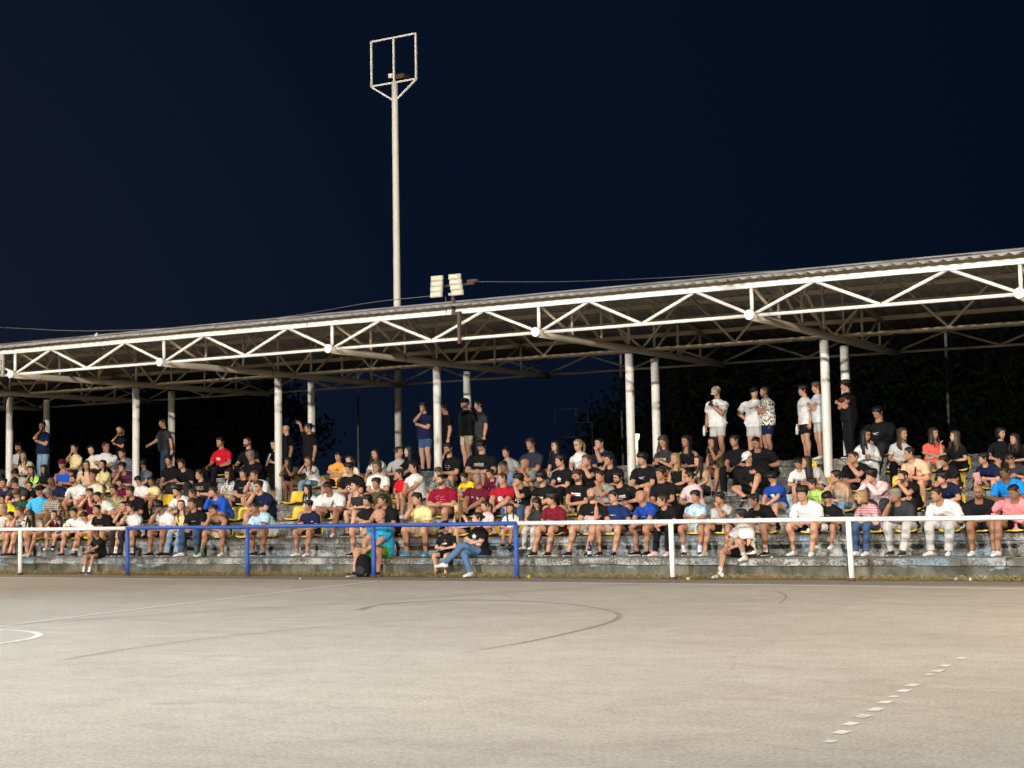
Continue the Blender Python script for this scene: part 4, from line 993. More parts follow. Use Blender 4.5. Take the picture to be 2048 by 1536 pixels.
def curtain(mb, C, Rz, hs, bottom, rg, lean):
    """long loose hair falling round the back and sides of the head"""
    lv = np.array([.075, .03, -.02, -.07, -.12, -.18, -.25, -.32, -.40]); lv = lv[lv >= bottom-.01]; n = 15; rings = []
    for k, z in enumerate(lv):
        sp = np.interp(z, [-.4, -.25, -.12, 0, .08], [135, 134, 130, 112, 100]); a = np.radians(np.linspace(180-sp, 180+sp, n))
        hw = np.interp(z, [-.4, -.25, -.15, -.05, .03, .08], [.075, .092, .098, .094, .087, .068]); bk = np.interp(z, [-.4, -.2, -.1, 0, .08], [.10, .115, .108, .112, .09])
        if k == len(lv)-1: hw *= .70
        wob = 1+(rg.random(n)-.5)*.18; x = -hw*np.sin(a)*wob; y = np.where(np.cos(a) > 0, -.06*np.cos(a), -bk*np.cos(a))*wob
        sh = min(0.0, z+.13)*-.12
        out = np.c_[x, y+sh*1.0, np.full(n, z)]; inn = np.c_[x*.80, y*.74+sh, np.full(n, z)]
        rings.append(np.concatenate([out, inn[::-1]]))
    V = np.concatenate(rings)*hs; V = V @ Rz.T + C; m = 2*n
    q = [(k*m+j, (k+1)*m+j, (k+1)*m+(j+1) % m, k*m+(j+1) % m) for k in range(len(lv)-1) for j in range(m)]
    e = (len(lv)-1)*m; q += [(e+j, e+m-1-j, e+m-2-j, e+j+1) for j in range(n-1)]
    mb.add(V, q)
def rotz(a): c, s = math.cos(a), math.sin(a); return np.array([[c, -s, 0], [s, c, 0], [0, 0, 1.0]])
def rotx(a): c, s = math.cos(a), math.sin(a); return np.array([[1.0, 0, 0], [0, c, -s], [0, s, c]])
def ik(S, Wt, l1, l2, pole):
    d = Wt-S; D = np.linalg.norm(d); D2 = min(D, (l1+l2)*.985); u = d/(D+1e-9); Wt = S+u*D2
    a = (l1*l1-l2*l2+D2*D2)/(2*D2); h = math.sqrt(max(l1*l1-a*a, 1e-6)); p = pole-u*np.dot(pole, u); return S+u*a+nrm(p)*h, Wt
TOR_M = np.array([(-.10, .162, .122), (0, .172, .127), (.2, .162, .120), (.45, .168, .120), (.66, .192, .127), (.76, .198, .122), (.82, .190, .112), (.87, .166, .099), (.91, .136, .087), (.95, .105, .078), (.985, .080, .072), (1.01, .065, .066), (1.05, .058, .060)])
TOR_W = np.array([(-.10, .165, .120), (0, .172, .125), (.2, .145, .108), (.40, .135, .102), (.62, .152, .124), (.74, .160, .118), (.82, .151, .100), (.87, .131, .086), (.91, .107, .075), (.95, .083, .067), (.985, .064, .061), (1.01, .052, .056), (1.05, .047, .050)])
class Body: pass
ROLLM = np.eye(3)
def spine_frames(s, lean, H, twist, ts):
    """point and axes (right, front, up) along the spine"""
    out = []; n = 40; y, z = 0.0, 0.0; pts = []
    for i in range(n+1): pts.append((y, z)); th = lean*(.4+.9*(i/n)); y -= math.sin(th)*.535*s/n; z += math.cos(th)*.535*s/n
    for t in ts:
        k = min(max(t, 0), 1)*n; i = int(min(k, n-1)); f = k-i; yy = pts[i][0]*(1-f)+pts[i+1][0]*f; zz = pts[i][1]*(1-f)+pts[i+1][1]*f
        th = lean*(.4+.9*min(max(t, 0), 1)); ex = t-min(max(t, 0), 1)
        yy -= math.sin(th)*.535*s*ex; zz += math.cos(th)*.535*s*ex
        tw = twist*min(max(t, 0), 1); R = rotz(tw)
        up = np.array([0, -math.sin(th), math.cos(th)]); fr = np.array([0, -math.cos(th), -math.sin(th)])
        K = ROLLM; out.append((H+K @ np.array([0, yy, zz]), K @ R @ np.array([1.0, 0, 0]), K @ R @ fr, K @ up))
    return out
def se(th, a, b, n=2.6):
    c, s = np.cos(th), np.sin(th); return a*np.sign(s)*np.abs(s)**(2/n), b*np.sign(c)*np.abs(c)**(2/n)
def torso_loft(mb, B, grow, t0, t1, nr, n, fat, wr=0.0, rg=None, hem=0.0):
    ts = np.linspace(t0, t1, nr); th = np.arange(n)*2*math.pi/n; V = []
    fr = spine_frames(B.s, B.lean, B.H, B.twist, ts); ph = rg.random(4)*6.28 if rg is not None else np.zeros(4)
    for k, t in enumerate(ts):
        a, b = np.interp(t, B.TOR[:, 0], B.TOR[:, 1]), np.interp(t, B.TOR[:, 0], B.TOR[:, 2])
        bel = math.exp(-((t-.25)/.28)**2); g = grow*(1 if t < .95 else max(.35, 1-(t-.95)*9))
        a = (a*1.05*(1+.16*fat+.12*fat*bel)+g)*B.s; b = (b*(1+.14*fat+.45*fat*bel)+g)*B.s
        if hem and t < .05: a *= 1+hem; b *= 1+hem
        x, y = se(th, a, b); d = wr*(np.sin(3*th+ph[0]+7*t)*np.sin(17*t+ph[1]+2*th)+.55*np.sin(33*t+ph[2]-4*th)*np.sin(2*th+ph[3]))*(1 if t < .8 else .35 if t < .92 else .1)*(1.35 if t < .45 else 1)
        y = y+np.where(y < 0, 0, 1)*0
        P, R, F, U = fr[k]; V.append(P+np.outer(x*(1+d), R)+np.outer(y*(1+d), F)+np.outer(d*.05*np.ones(n), U))
    V = np.concatenate(V); i = np.arange(nr-1)[:, None]*n; j = np.arange(n)[None]; j2 = (j+1) % n
    mb.add(V, np.stack([i+j, i+n+j, i+n+j2, i+j2], -1).reshape(-1, 4))
def chest(B, x, t, grow, fat, off):
    a, b = np.interp(t, B.TOR[:, 0], B.TOR[:, 1]), np.interp(t, B.TOR[:, 0], B.TOR[:, 2]); bel = math.exp(-((t-.25)/.28)**2)
    a = (a*1.05*(1+.16*fat+.12*fat*bel)+grow)*B.s; b = (b*(1+.14*fat+.45*fat*bel)+grow)*B.s
    r = min(abs(x)/a, .98); s_ = r**1.3; yy = b*math.sqrt(max(0, 1-s_*s_))**(2/2.6)
    P, R, F, U = spine_frames(B.s, B.lean, B.H, B.twist, [t])[0]; return P+R*x+F*(yy+off)
def decal(B, polys, grow, fat, off=.010):
    """polys: list of (material index, [(x, t)...]) drawn on the chest, in metres across and spine fraction up; x>0 is the wearer's left"""
    mb = MB()
    off0 = off
    for pi_, (mi, pl) in enumerate(polys):
        pl = np.array(pl, float); off = off0+pi_*.0005
        if len(pl) == 4:
            n = 5; pts = []; m_ = 3
            for i in range(m_):
                for k in range(n):
                    u, w_ = k/(n-1), i/(m_-1); p = (pl[0]*(1-u)+pl[1]*u)*(1-w_)+(pl[3]*(1-u)+pl[2]*u)*w_; pts.append(chest(B, p[0]*B.s, p[1], grow, fat, off))
            mb.add(pts, [(i*n+k, i*n+k+1, (i+1)*n+k+1, (i+1)*n+k) for i in range(m_-1) for k in range(n-1)], mi=mi)
        else:
            pts = [chest(B, p[0]*B.s, p[1], grow, fat, off) for p in pl]; c = np.mean(pl, 0); pts.append(chest(B, c[0]*B.s, c[1], grow, fat, off)); n = len(pl)
            b = mb.add(pts); mb.t.append((np.array([(b+n, b+i, b+(i+1) % n) for i in range(n)]), np.full(n, mi)))
    return mb
def R4(x0, x1, t0, t1): return [(x0, t0), (x1, t0), (x1, t1), (x0, t1)]
SWOOSH = [(-.075, .66), (-.055, .625), (-.02, .625), (.08, .69), (-.015, .648), (-.045, .645)]
def ring_poly(cx, ct, r, n=14): return [(cx+r*math.cos(a), ct+r*1.9*math.sin(a)) for a in np.arange(n)*2*math.pi/n]
def letters(x0, x1, t0, t1, n, seed, mi=0):
    rg = random.Random(seed); out = []; w = (x1-x0)/n
    for i in range(n):
        a = x0+i*w+w*.12; b = a+w*rg.uniform(.55, .78); h = t0+(t1-t0)*rg.choice((1, 1, .7)); out += [(mi, R4(a, a+w*.26, t0, h)), (mi, R4(a, b, h-(t1-t0)*.28, h))]
        if rg.random() < .6: out.append((mi, R4(b-w*.24, b, t0, h)))
        else: out.append((mi, R4(a, b, t0, t0+(t1-t0)*.28)))
    return out
def decal_spec(code):
    c = CL; W_, K_ = 'white', 'black'
    if code == 'logo': return [W_], [(0, [(x*.30+.075, (t-.65)*.32+.74) for x, t in SWOOSH])]
    if code == 'logok': return [K_], [(0, [(x*.30+.075, (t-.65)*.32+.74) for x, t in SWOOSH])]
    if code == 'swoosh': return [W_], [(0, SWOOSH)]+letters(-.05, .05, .585, .605, 6, 1)
    if code == 'swooshk': return [K_], [(0, [(x*1.25, (t-.65)*1.3+.64) for x, t in SWOOSH])]
    if code == 'trefoil':
        L = []
        for ang, ln in ((-.75, .075), (0, .085), (.75, .075)):
            d = np.array([math.sin(ang), math.cos(ang)*1.9]); p = np.array([math.cos(ang), -math.sin(ang)*1.9]); o_ = np.array([0, .60])
            L.append((0, [tuple(o_), tuple(o_+d*ln*.5+p*.022), tuple(o_+d*ln*.8+p*.016), tuple(o_+d*ln), tuple(o_+d*ln*.8-p*.016), tuple(o_+d*ln*.5-p*.022)]))
        return [W_], L+[(0, R4(-.04, .04, .585, .60)), (0, R4(-.045, .045, .615, .63))]+letters(-.055, .055, .535, .56, 6, 2)
    if code == 'tommy': return [W_, 'red'], [(0, R4(-.11, .11, .66, .72)), (1, R4(-.11, -.01, .595, .66)), (0, R4(0, .11, .60, .645))]
    if code == 'bars': return [W_], [(0, R4(-.13, .13, .66, .73)), (0, R4(-.13, .13, .60, .625))]+letters(-.06, .06, .52, .55, 6, 3)
    if code == 'text': return ['lgrey'], letters(-.07, .07, .645, .675, 8, 4)
    if code == 'text2': return ['cream'], letters(-.11, .11, .60, .68, 6, 5)+[(0, R4(-.11, .11, .555, .57))]
    if code == 'script': return ['lgrey'], letters(-.10, .10, .60, .65, 7, 6)
    if code == 'script2': return ['pinkw'], letters(-.09, .09, .50, .525, 8, 7)
    if code == 'crest': return ['red', W_], [(0, [(-.06, .66), (0, .72), (.06, .66), (.0, .64)]), (1, [(-.075, .52), (-.05, .63), (-.035, .62), (-.05, .52)]), (1, [(.075, .52), (.05, .63), (.035, .62), (.05, .52)]), (1, R4(-.02, .02, .58, .63)), (1, R4(-.03, .03, .50, .53)), (1, R4(-.012, .012, .44, .50))]
    if code == 'emblem': return [W_, 'red2', 'dgrey'], [(2, ring_poly(0, .56, .078)), (0, ring_poly(0, .561, .068)), (1, ring_poly(.012, .563, .042)), (0, ring_poly(0, .562, .028))]
    if code == 'palm': return [K_], [(0, [(.0, .35), (.012, .35), (.02, .62), (.01, .62)]), (0, [(.015, .62), (-.05, .70), (-.09, .66), (-.04, .665)]), (0, [(.015, .62), (.05, .69), (.09, .61), (.05, .65)]), (0, [(.015, .63), (.0, .73), (.03, .75), (.035, .67)])]
    if code == 'yblock': return ['pyellow'], [(0, [(-.07, .42), (-.03, .42), (-.03, .56), (.05, .62), (.02, .68), (-.07, .68)]), (0, R4(.0, .03, .44, .56))]
    if code == 'yprint': return ['pyellow', 'khaki', 'orange'], [(0, R4(-.10, .10, .55, .70)), (2, R4(-.10, .10, .44, .55)), (1, [(-.05, .52), (.05, .52), (.03, .62), (0, .66), (-.03, .62)])]
    if code == 'block': return ['pinkw'], [(0, R4(-.065, .065, .52, .66))]
    if code == 'rblock': return ['red', 'lgrey'], [(0, [(-.04, .66), (.05, .66), (.055, .74), (0, .77), (-.045, .74)]), (1, R4(-.05, .05, .58, .65))]
    if code == 'rblock2': return ['pink', 'cream'], [(0, R4(.02, .05, .68, .72)), (1, R4(-.02, .07, .50, .58)), (0, R4(-.07, -.03, .48, .57)), (1, R4(-.04, .0, .36, .385))]
    if code == 'scatter': return ['pinkw', W_], [(0, R4(x, x+.02, t, t+.022)) for x, t in ((-.09, .7), (-.03, .74), (.04, .68), (.09, .72), (-.06, .6), (.02, .58), (.08, .6))]+[(1, [(-.09, .50), (-.05, .485), (.09, .52), (-.05, .50)])]+[(0, R4(-.02, .02, .36, .43))]
    if code == 'dots': return ['lgrey'], [(0, R4(x, x+.03, t, t+.03)) for x, t in ((-.06, .70), (.02, .68), (-.05, .60), (.03, .60), (-.01, .52))]
    if code == 'two': return [W_], letters(-.10, -.04, .66, .70, 4, 8)+letters(.03, .09, .68, .715, 4, 9)+[(0, R4(.045, .075, .61, .665))]
    if code == 'bstripe': return ['lblue'], [(0, R4(-.09, .09, t, t+.03)) for t in (.60, .52, .44)]
    if code == 'cblock': return ['lgrey', 'pink', W_], [(0, R4(-.15, .15, .30, .52)), (1, R4(-.15, .15, .52, .57)), (2, [(x*.45+.07, (t-.65)*.5+.72) for x, t in SWOOSH])]
    if code == 'rpanel': return ['rust'], [(0, R4(-.15, .13, .66, .80))]
    if code == 'vstripe': return ['red', W_], [(0, R4(.0, .035, .40, .66)), (1, R4(.035, .075, .40, .68))]
    if code == 'patch': return ['coral', 'rust'], [(0, R4(-.05, .07, .46, .62)), (1, R4(-.02, .05, .48, .53))]
    if code == 'white': return [W_], [(0, R4(-.05, .05, .56, .67)), (0, R4(-.02, .07, .50, .55))]
    if code == 'kprint': return [K_], letters(-.07, .06, .50, .58, 5, 11)
    if code == 'sstripe': return ['navy'], [(0, R4(-.15, .15, .50, .54))]
    if code == 'camo': return ['camo'], [(0, R4(-.12, .12, .66, .84))]
    if code == 'band': return [W_, 'red'], [(0, R4(.11, .165, .60, .63)), (1, R4(.11, .165, .57, .59))]
    return None
def hand(mb, Wp, d, side, s, curl, palm_n):
    """palm with four fingers and a thumb; d points along the hand, palm_n is the palm normal"""
    d = nrm(d); pn = nrm(palm_n-d*np.dot(palm_n, d)); lat = np.cross(d, pn)*side
    tube(mb, [Wp-d*.01*s, Wp+d*.03*s, Wp+d*.065*s, Wp+d*.085*s], np.array([.024, .036, .041, .036])*s, 8, R2=np.array([.02, .017, .015, .011])*s, ref=lat)
    for k, ln in enumerate((.070, .078, .073, .058)):
        b0 = Wp+d*(.078-.004*abs(k-1.3))*s+lat*(.029-.0195*k)*s; d1 = nrm(d*math.cos(curl*.6)+pn*math.sin(curl*.6)); d2 = nrm(d*math.cos(curl*1.5)+pn*math.sin(curl*1.5))
        tube(mb, [b0, b0+d1*ln*.45*s, b0+d1*ln*.45*s+d2*ln*.3*s, b0+d1*ln*.45*s+d2*ln*.55*s], np.array([.0095, .009, .0085, .006])*s, 5)
    b0 = Wp+d*.025*s+lat*.030*s; td = nrm(d*.75+lat*.55+pn*.35)
    tube(mb, [b0-lat*.008*s, b0+td*.03*s, b0+nrm(td+d*.3)*.058*s], np.array([.012, .0105, .007])*s, 5)
def shoe_mesh(mb, A, d, s, flat=True):
    """shoe under ankle A pointing along d (horizontal)"""
    d = nrm(d); up = np.array([0, 0, 1.0]); lat = np.cross(d, up)
    ys = np.array([-.075, -.06, -.02, .03, .08, .13, .165, .185]); top = np.array([.055, .105, .115, .095, .07, .055, .045, .02]); w = np.array([.022, .034, .036, .038, .044, .046, .038, .016])
    n = 10; V = []; zb = -.085
    for y, h, ww in zip(ys, top, w):
        a = np.arange(n)*2*math.pi/n
        x = ww*np.sign(np.cos(a))*np.abs(np.cos(a))**.7; z = np.where(np.sin(a) >= 0, .025+np.sin(a)*(h-.025), np.sin(a)*.025+.025)
        V.append(A+np.outer(x*s, lat)+np.outer(np.full(n, y*s), d)+np.outer(z*s+zb*s, up))
    V = np.concatenate(V); q = []; mi = []
    for i in range(len(ys)-1):
        for j in range(n): q.append((i*n+j, i*n+(j+1) % n, (i+1)*n+(j+1) % n, (i+1)*n+j)); mi.append(1 if 5 <= j else 0)
    b = mb.add(V, q, mi=np.array(mi)); m = len(ys)-1
    c = mb.add([V[:n].mean(0), V[m*n:].mean(0)])
    mb.t.append((np.array([(c, b+(j+1) % n, b+j) for j in range(n)]), np.zeros(n, int))); mb.t.append((np.array([(c+1, b+m*n+j, b+m*n+(j+1) % n) for j in range(n)]), np.zeros(n, int)))
BALL = np.array([-27.0, 6.0])
PROPS = []
def person(idx, X, Y, Z, s, leandeg, row, body, sk, shirt, bot, hair, pose, look, ext, label):
    rg = np.random.default_rng(1000+idx); B = Body(); B.s = s; B.lean = rad(leandeg); ext = ext.split('+'); woman = body[0] in 'wg'; fat = .95 if 'F' in body else float(rg.uniform(.08, .5))
    if (woman or body[0] in 'bk') and 'F' not in body: fat = float(rg.uniform(-.02, .22))
    standing = row in 'ST'; kid = body[0] in 'kg'
    camphi = math.atan2(-X, Y); d = BALL-np.array([X, Y]); phi = math.atan2(d[0], -d[1])+rg.normal(0, .14); pitch = rg.uniform(.02, .16)
    if look == 'r': phi = camphi+rad(52)
    elif look == 'l': phi = camphi-rad(82)
    elif look == 'c': phi = camphi-rad(rg.uniform(2, 14))
    elif look == 'd': pitch = rad(rg.uniform(26, 38)); phi = phi*.75+camphi*.25*.3
    byaw = max(-.42, min(.38, phi*.30+rg.normal(0, .10)))
    if standing: byaw = max(-.9, min(.6, phi*.6+rg.normal(0, .1)))
    hy = max(-1.25, min(1.25, phi-byaw))
    B.twist = hy*.22; B.TOR = TOR_W if woman else TOR_M
    seat = .42 if row not in '0' else .37
    B.H = np.array([0, 0, (.95*s if standing else seat+.09*s)])
    if standing: B.lean = rad(3)
    global ROLLM
    ra = rg.normal(0, .055) if not standing else rg.normal(0, .02); ROLLM = np.array([[math.cos(ra), 0, math.sin(ra)], [0, 1.0, 0], [-math.sin(ra), 0, math.cos(ra)]])
    # joints
    (N, Rn, Fn, Un), (Sp, Rs, Fs, Us), (Wt, Rw, Fw, Uw), (Md, Rm_, Fm, Um) = spine_frames(s, B.lean, B.H, B.twist, [1.0, .815, .1, .5])
    thn = .55*B.lean
    hs = s*(1.0 if not kid else 1.16) if not woman else s*(1.02 if not kid else 1.13)
    C = N+np.array([0, -(.165*math.sin(thn)+.025), .165*math.cos(thn)])*s
    Rz = rotz(hy); Rh = Rz @ rotx(pitch) @ np.array([[math.cos(t_), 0, math.sin(t_)], [0, 1, 0], [-math.sin(t_), 0, math.cos(t_)]] if (t_ := rg.normal(0, .10)) is not None else 0)
    fwd = Rz @ np.array([0, -1.0, 0]); sw = (.196 if not woman else .158)*s*(1+.20*max(0, fat)); sh = {k: Sp+Rs*k*sw+Us*.0 for k in (-1, 1)}
    l1, l2 = .29*s, .255*s
    mats = [skin(sk), hairm(hair.split('.')[1] if '.' in hair and not hair.startswith('cap') else 'k'), M_eye, M_eyew, lips(sk), beardm(hair.split('.')[1] if '.' in hair and not hair.startswith('cap') else 'd', sk)]
    arms = {}
    seatz = B.H[2]-.09*s
    kx = (.175 if not woman else .115)*s+rg.uniform(-.02, .05)*s*(0 if woman else 1)
    knee = {}; ankle = {}; hip = {k: B.H+np.array([k*.09*s, 0, .0]) for k in (-1, 1)}; fdir = {}
    for k in (-1, 1):
        if standing:
            off = {-1: .05, 1: -.03}[k]*(3.2 if pose == 'swalk' else 1)
            hip[k] = B.H+np.array([k*.085*s, 0, -.03*s]); ankle[k] = np.array([k*.12*s, off*s, .088*s]); knee[k] = (hip[k]+ankle[k])/2+np.array([0, -.03*s, .01]); fdir[k] = np.array([k*.3, -1, 0])
        else:
            kz = seatz+(.125 if not (kid and row == '0') else .05)*s; fo = rg.uniform(-.20, .09)*s; knee[k] = np.array([k*kx*1.05, -.40*s, kz]); az = .088*s if (not kid and s > .84) or row == '0' else max(.088*s, kz-.40*s)
            ankle[k] = np.array([k*kx*rg.uniform(.85, 1.1), -.40*s+fo, az]); fdir[k] = np.array([k*rg.uniform(.05, .4), -1, 0])
    if 'kneeup' in ext:
        if row == '0': knee[1] = np.array([.16*s, -.36*s, seatz+.34*s]); ankle[1] = np.array([.15*s, -.20*s, seatz+.02]); ankle[-1] = np.array([-.20*s, -.48*s, .09])
        else: knee[1] = np.array([.22*s, -.34*s, seatz+.36*s]); ankle[1] = np.array([.12*s, -.42*s, seatz-.04]); knee[-1] = np.array([-.30*s, -.30*s, seatz+.1*s]); ankle[-1] = np.array([-.02*s, -.46*s, seatz-.08])
    if 'crossleg' in ext:
        knee[1] = np.array([-.10*s, -.42*s, seatz+.24*s]); ankle[1] = np.array([-.42*s, -.60*s, seatz-.10*s]); fdir[1] = np.array([-.9, -.5, -.1]); knee[-1] = np.array([-.06*s, -.42*s, seatz+.08*s]); ankle[-1] = np.array([.06*s, -.42*s, .09])
    R_ = lambda: rg.normal(0, .018, 3)*s
    ch = 1 if rg.random() < .4 else -1; lv_ = int(rg.integers(0, 4))
    lapY, lapZ = -.30*s-.10*s*math.sin(B.lean), seatz+.17*s
    for k in (-1, 1):
        pole = np.array([k*.8, .45, -.55]); curl = .6; hd = None
        if standing:
            tgt = np.array([k*.26*s, -.05*s, .80*s]); pole = np.array([k*.5, 1.0, 0])
            if pose == 'scross' : tgt = Md+Fm*(.17*s)+Rm_*(-k*.13*s)+np.array([0, 0, .06*s*(1 if k > 0 else .55)]); pole = np.array([k*1.0, .1, -.6]); hd = Rm_*(-k)
            elif pose == 'schin':
                if k == -1: tgt = C+fwd*.09*s+np.array([0, 0, -.15*s]); pole = np.array([k*.5, -.5, -1]); hd = np.array([0, -.1, 1.0])
                else: tgt = Md+Fm*(.16*s)+Rm_*(-k*.06*s)+np.array([0, 0, .0]); pole = np.array([k*1.0, .1, -.6]); hd = Rm_*(-k)
            elif pose == 'sphone' and k == 1: tgt = Md+Fm*(.28*s)+Rm_*(.05*s)+np.array([0, 0, .10*s]); pole = np.array([k*.7, .3, -1]); hd = nrm(Fm+np.array([0, 0, .4]))
            elif pose == 'ship' and k == -1: tgt = B.H+np.array([k*.20*s, -.02, .08*s]); pole = np.array([k*1.0, .6, 0]); hd = np.array([-k*.6, -.5, -.5])
            elif pose == 'sbehind': tgt = B.H+np.array([k*.06*s, .18*s, .02*s]); pole = np.array([k*.9, .8, 0]); hd = np.array([-k*.7, .1, -.6])
            elif pose == 'swalk': tgt = np.array([k*.30*s, (.12 if k > 0 else -.32)*s, (.78 if k > 0 else 1.02)*s])
            elif pose == 'sraise' and k == -1: tgt = C+np.array([k*.30*s, -.06, .14*s]); pole = np.array([k*.9, .3, .4]); hd = np.array([-.8, -.2, -.1])
        elif pose == 'lap':
            if lv_ == 0: tgt = np.array([k*.045*s, lapY-.06*s, lapZ+.015*k*s])+R_(); hd = np.array([-k*.45, -.7, -.35])
            elif lv_ == 1: tgt = np.array([k*.05*s, lapY-.16*s, lapZ-.02*s+.02*k*s])+R_(); hd = np.array([-k*.5, -.5, -.7]); pole = np.array([k*1.0, .2, -.4])
            elif lv_ == 2: tgt = (knee[k]+np.array([-k*.04*s, .10*s, .07*s]) if k == ch else np.array([-k*.02*s, lapY+.02*s, lapZ+.03*s]))+R_(); hd = np.array([-k*.4, -.8, -.3]); pole = np.array([k*1.0, .3, -.5])
            else: tgt = np.array([k*.07*s, lapY+.06*s, lapZ+.07*s])+R_(); hd = np.array([-k*.8, -.5, .0]); pole = np.array([k*1.0, .3, -.6])
        elif pose == 'knees': tgt = knee[k]+np.array([-k*.03*s, .07*s, .075*s])+R_(); hd = np.array([0, -.8, -.5])
        elif pose == 'chin':
            if k == ch: tgt = C+fwd*.095*s+Rz @ np.array([k*.03*s, 0, 0])+np.array([0, 0, -.155*s])+R_()*.4; pole = np.array([k*.35, -.55, -1]); hd = nrm(np.array([-k*.12, .12, 1.0])); curl = 1.25
            else: tgt = np.array([-k*.03*s, lapY-.02*s, lapZ+.05*s])+R_(); hd = np.array([-k*.8, -.5, -.1])
        elif pose == 'face': tgt = C+fwd*.105*s+Rz @ np.array([k*.045*s, 0, 0])+np.array([0, 0, -.135*s])+R_()*.4; pole = np.array([k*.6, -.5, -1]); hd = np.array([-k*.25, .1, 1.0]); curl = .8
        elif pose == 'cross': tgt = Md+Fm*(.165*s*(1+.5*max(0, fat)))+Rm_*(-k*.12*s)+np.array([0, 0, .02*s*(1 if k > 0 else -.6)]); pole = np.array([k*1.0, .1, -.6]); hd = Rm_*(-k)
        elif pose == 'phone': tgt = Md+Fm*(.27*s)+Rm_*(k*.05*s)+np.array([0, 0, .02*s])+R_(); pole = np.array([k*.8, .3, -1]); hd = nrm(Fm+np.array([-k*.3, 0, .35])); curl = 1.0
        elif pose == 'raise':
            if k == -1: tgt = sh[k]+np.array([-.10*s, -.24*s, .05*s]); pole = np.array([k*.4, -.2, -1]); hd = np.array([0, -.15, 1.0]); curl = .9
            else: tgt = knee[k]+np.array([-k*.03*s, .07*s, .075*s]); hd = np.array([0, -.8, -.5])
        el, wr = ik(sh[k], tgt, l1, l2, pole)
        if hd is None: hd = nrm(wr-el)
        hd = nrm(nrm(wr-el)*.6+nrm(hd)*.75); arms[k] = (el, wr, hd, curl)
    # ---- body: one continuous skin mesh
    mb = MB(); thin = woman or kid
    torso_loft(mb, B, -.012 if shirt.split(':')[0][-2:] != '.n' else -.004, -.05, .97 if shirt.split(':')[0][-2:] != '.n' else 1.02, 12, 22, fat)
    nb = N+np.array([0, .005, -.03])*s
    tube(mb, cr([nb, (nb+C)/2+np.array([0, .012*s, -.01*s]), C+Rh @ np.array([0, .02, -.05])*hs], 3), np.array([.070, .064, .060, .058, .057, .057, .055])*s*(.86 if thin else 1.0)*(1+.15*max(0, fat)), 12, cap0=False, cap1=False)
    add_head(mb, C, Rh, hs, 'bd' in ext)
    ar = (1.10 if not thin else .88)*(1+.25*max(0, fat))
    for k in (-1, 1):
        el, wr, hd, curl = arms[k]; S0 = sh[k]-Rs*k*.03*s
        Q = cr([np.r_[S0, .060], np.r_[sh[k]*.7+el*.3, .052], np.r_[sh[k]*.25+el*.75, .044], np.r_[el, .041], np.r_[el*.7+wr*.3, .041], np.r_[wr, .027]], 3)
        tube(mb, Q[:, :3], Q[:, 3]*s*ar, 8); inw = nrm(C-wr)*.4+np.array([-k*.6, .5, -.2]); hand(mb, wr, hd, -k, s*(1.0 if not thin else .92), curl, inw)
        kn, an = knee[k], ankle[k]; lr = 1.10 if not thin else .98; lk = .78 if bot[-1] == 't' else 1.0
        Q = cr([np.r_[hip[k], .088*lk], np.r_[hip[k]*.45+kn*.55, .074*lk], np.r_[kn+np.array([0, -.01*s, .0]), .056*lk], np.r_[kn*.68+an*.32+np.array([0, .02*s, 0]), .055], np.r_[kn*.25+an*.75, .038], np.r_[an, .034]], 3)
        tube(mb, Q[:, :3], Q[:, 3]*s*lr*(1+.15*max(0, fat)), 10)
        fd = nrm(fdir[k]); tube(mb, [an+fd*(-.03)*s+np.array([0, 0, -.045*s]), an+fd*.05*s+np.array([0, 0, -.05*s]), an+fd*.12*s+np.array([0, 0, -.065*s]), an+fd*.165*s+np.array([0, 0, -.07*s])], np.array([.03, .034, .036, .022])*s, 8, R2=np.array([.028, .024, .016, .010])*s, ref=np.cross(fd, (0, 0, 1)))
    P = mb.build('person', mats, loc=(X, Y, Z)); P.rotation_euler = (0, 0, byaw); P.scale = (1.07, 1.04, 1.0); tag(P, label, 'person', 'spectators watching from the stand')
    # ---- shirt
    code = None
    if ':' in shirt: shirt, code = shirt.split(':')
    sl = 's'
    if '.' in shirt: shirt, sl = shirt.split('.')
    fab = fabric(shirt); gr = .014; mb = MB()
    if sl == 'n': torso_loft(mb, B, gr*.7, -.06, .86, 14, 22, fat, .02, rg)
    else: torso_loft(mb, B, gr, -.07 if not standing else -.19, 1.008, 26, 26, fat, .058, rg, hem=.05)
    for k in (-1, 1):
        el, wr, hd, curl = arms[k]
        if sl == 'n':
            a0 = Sp+Rs*k*sw*.62; top = N+Rn*k*.055*s
            q_ = [spine_frames(s, B.lean, B.H, B.twist, [tt])[0] for tt in (.80,)][0]
            tube(mb, cr([q_[0]+q_[1]*k*.075*s+q_[2]*.112*s, Sp+Rs*k*.095*s+Fs*.06*s+Us*.055*s, Sp+Rs*k*.095*s-Fs*.05*s+Us*.055*s, q_[0]+q_[1]*k*.075*s-q_[2]*.105*s], 3), .018*s if not woman else .012*s, 6, R2=.008*s, ref=Rs)
            continue
        S0 = sh[k]-Rs*k*.055*s+Us*.0; ln = .60 if sl == 's' else 1
        if sl == 's': Q = cr([np.r_[S0, .062], np.r_[sh[k]+(el-sh[k])*.12, .072], np.r_[sh[k]+(el-sh[k])*.40, .074], np.r_[sh[k]+(el-sh[k])*.72, .074]], 3)
        else: Q = cr([np.r_[S0, .074], np.r_[sh[k]+(el-sh[k])*.2, .072], np.r_[sh[k]*.3+el*.7, .062], np.r_[el, .058], np.r_[el*.6+wr*.4, .052], np.r_[wr, .036]], 3)
        wv = 1+.05*np.sin(np.arange(len(Q))*2.3+rg.random()*6); tube(mb, Q[:, :3], Q[:, 3]*s*ar*wv*(.90 if woman else .94), 12, cap1=(sl == 'l'))
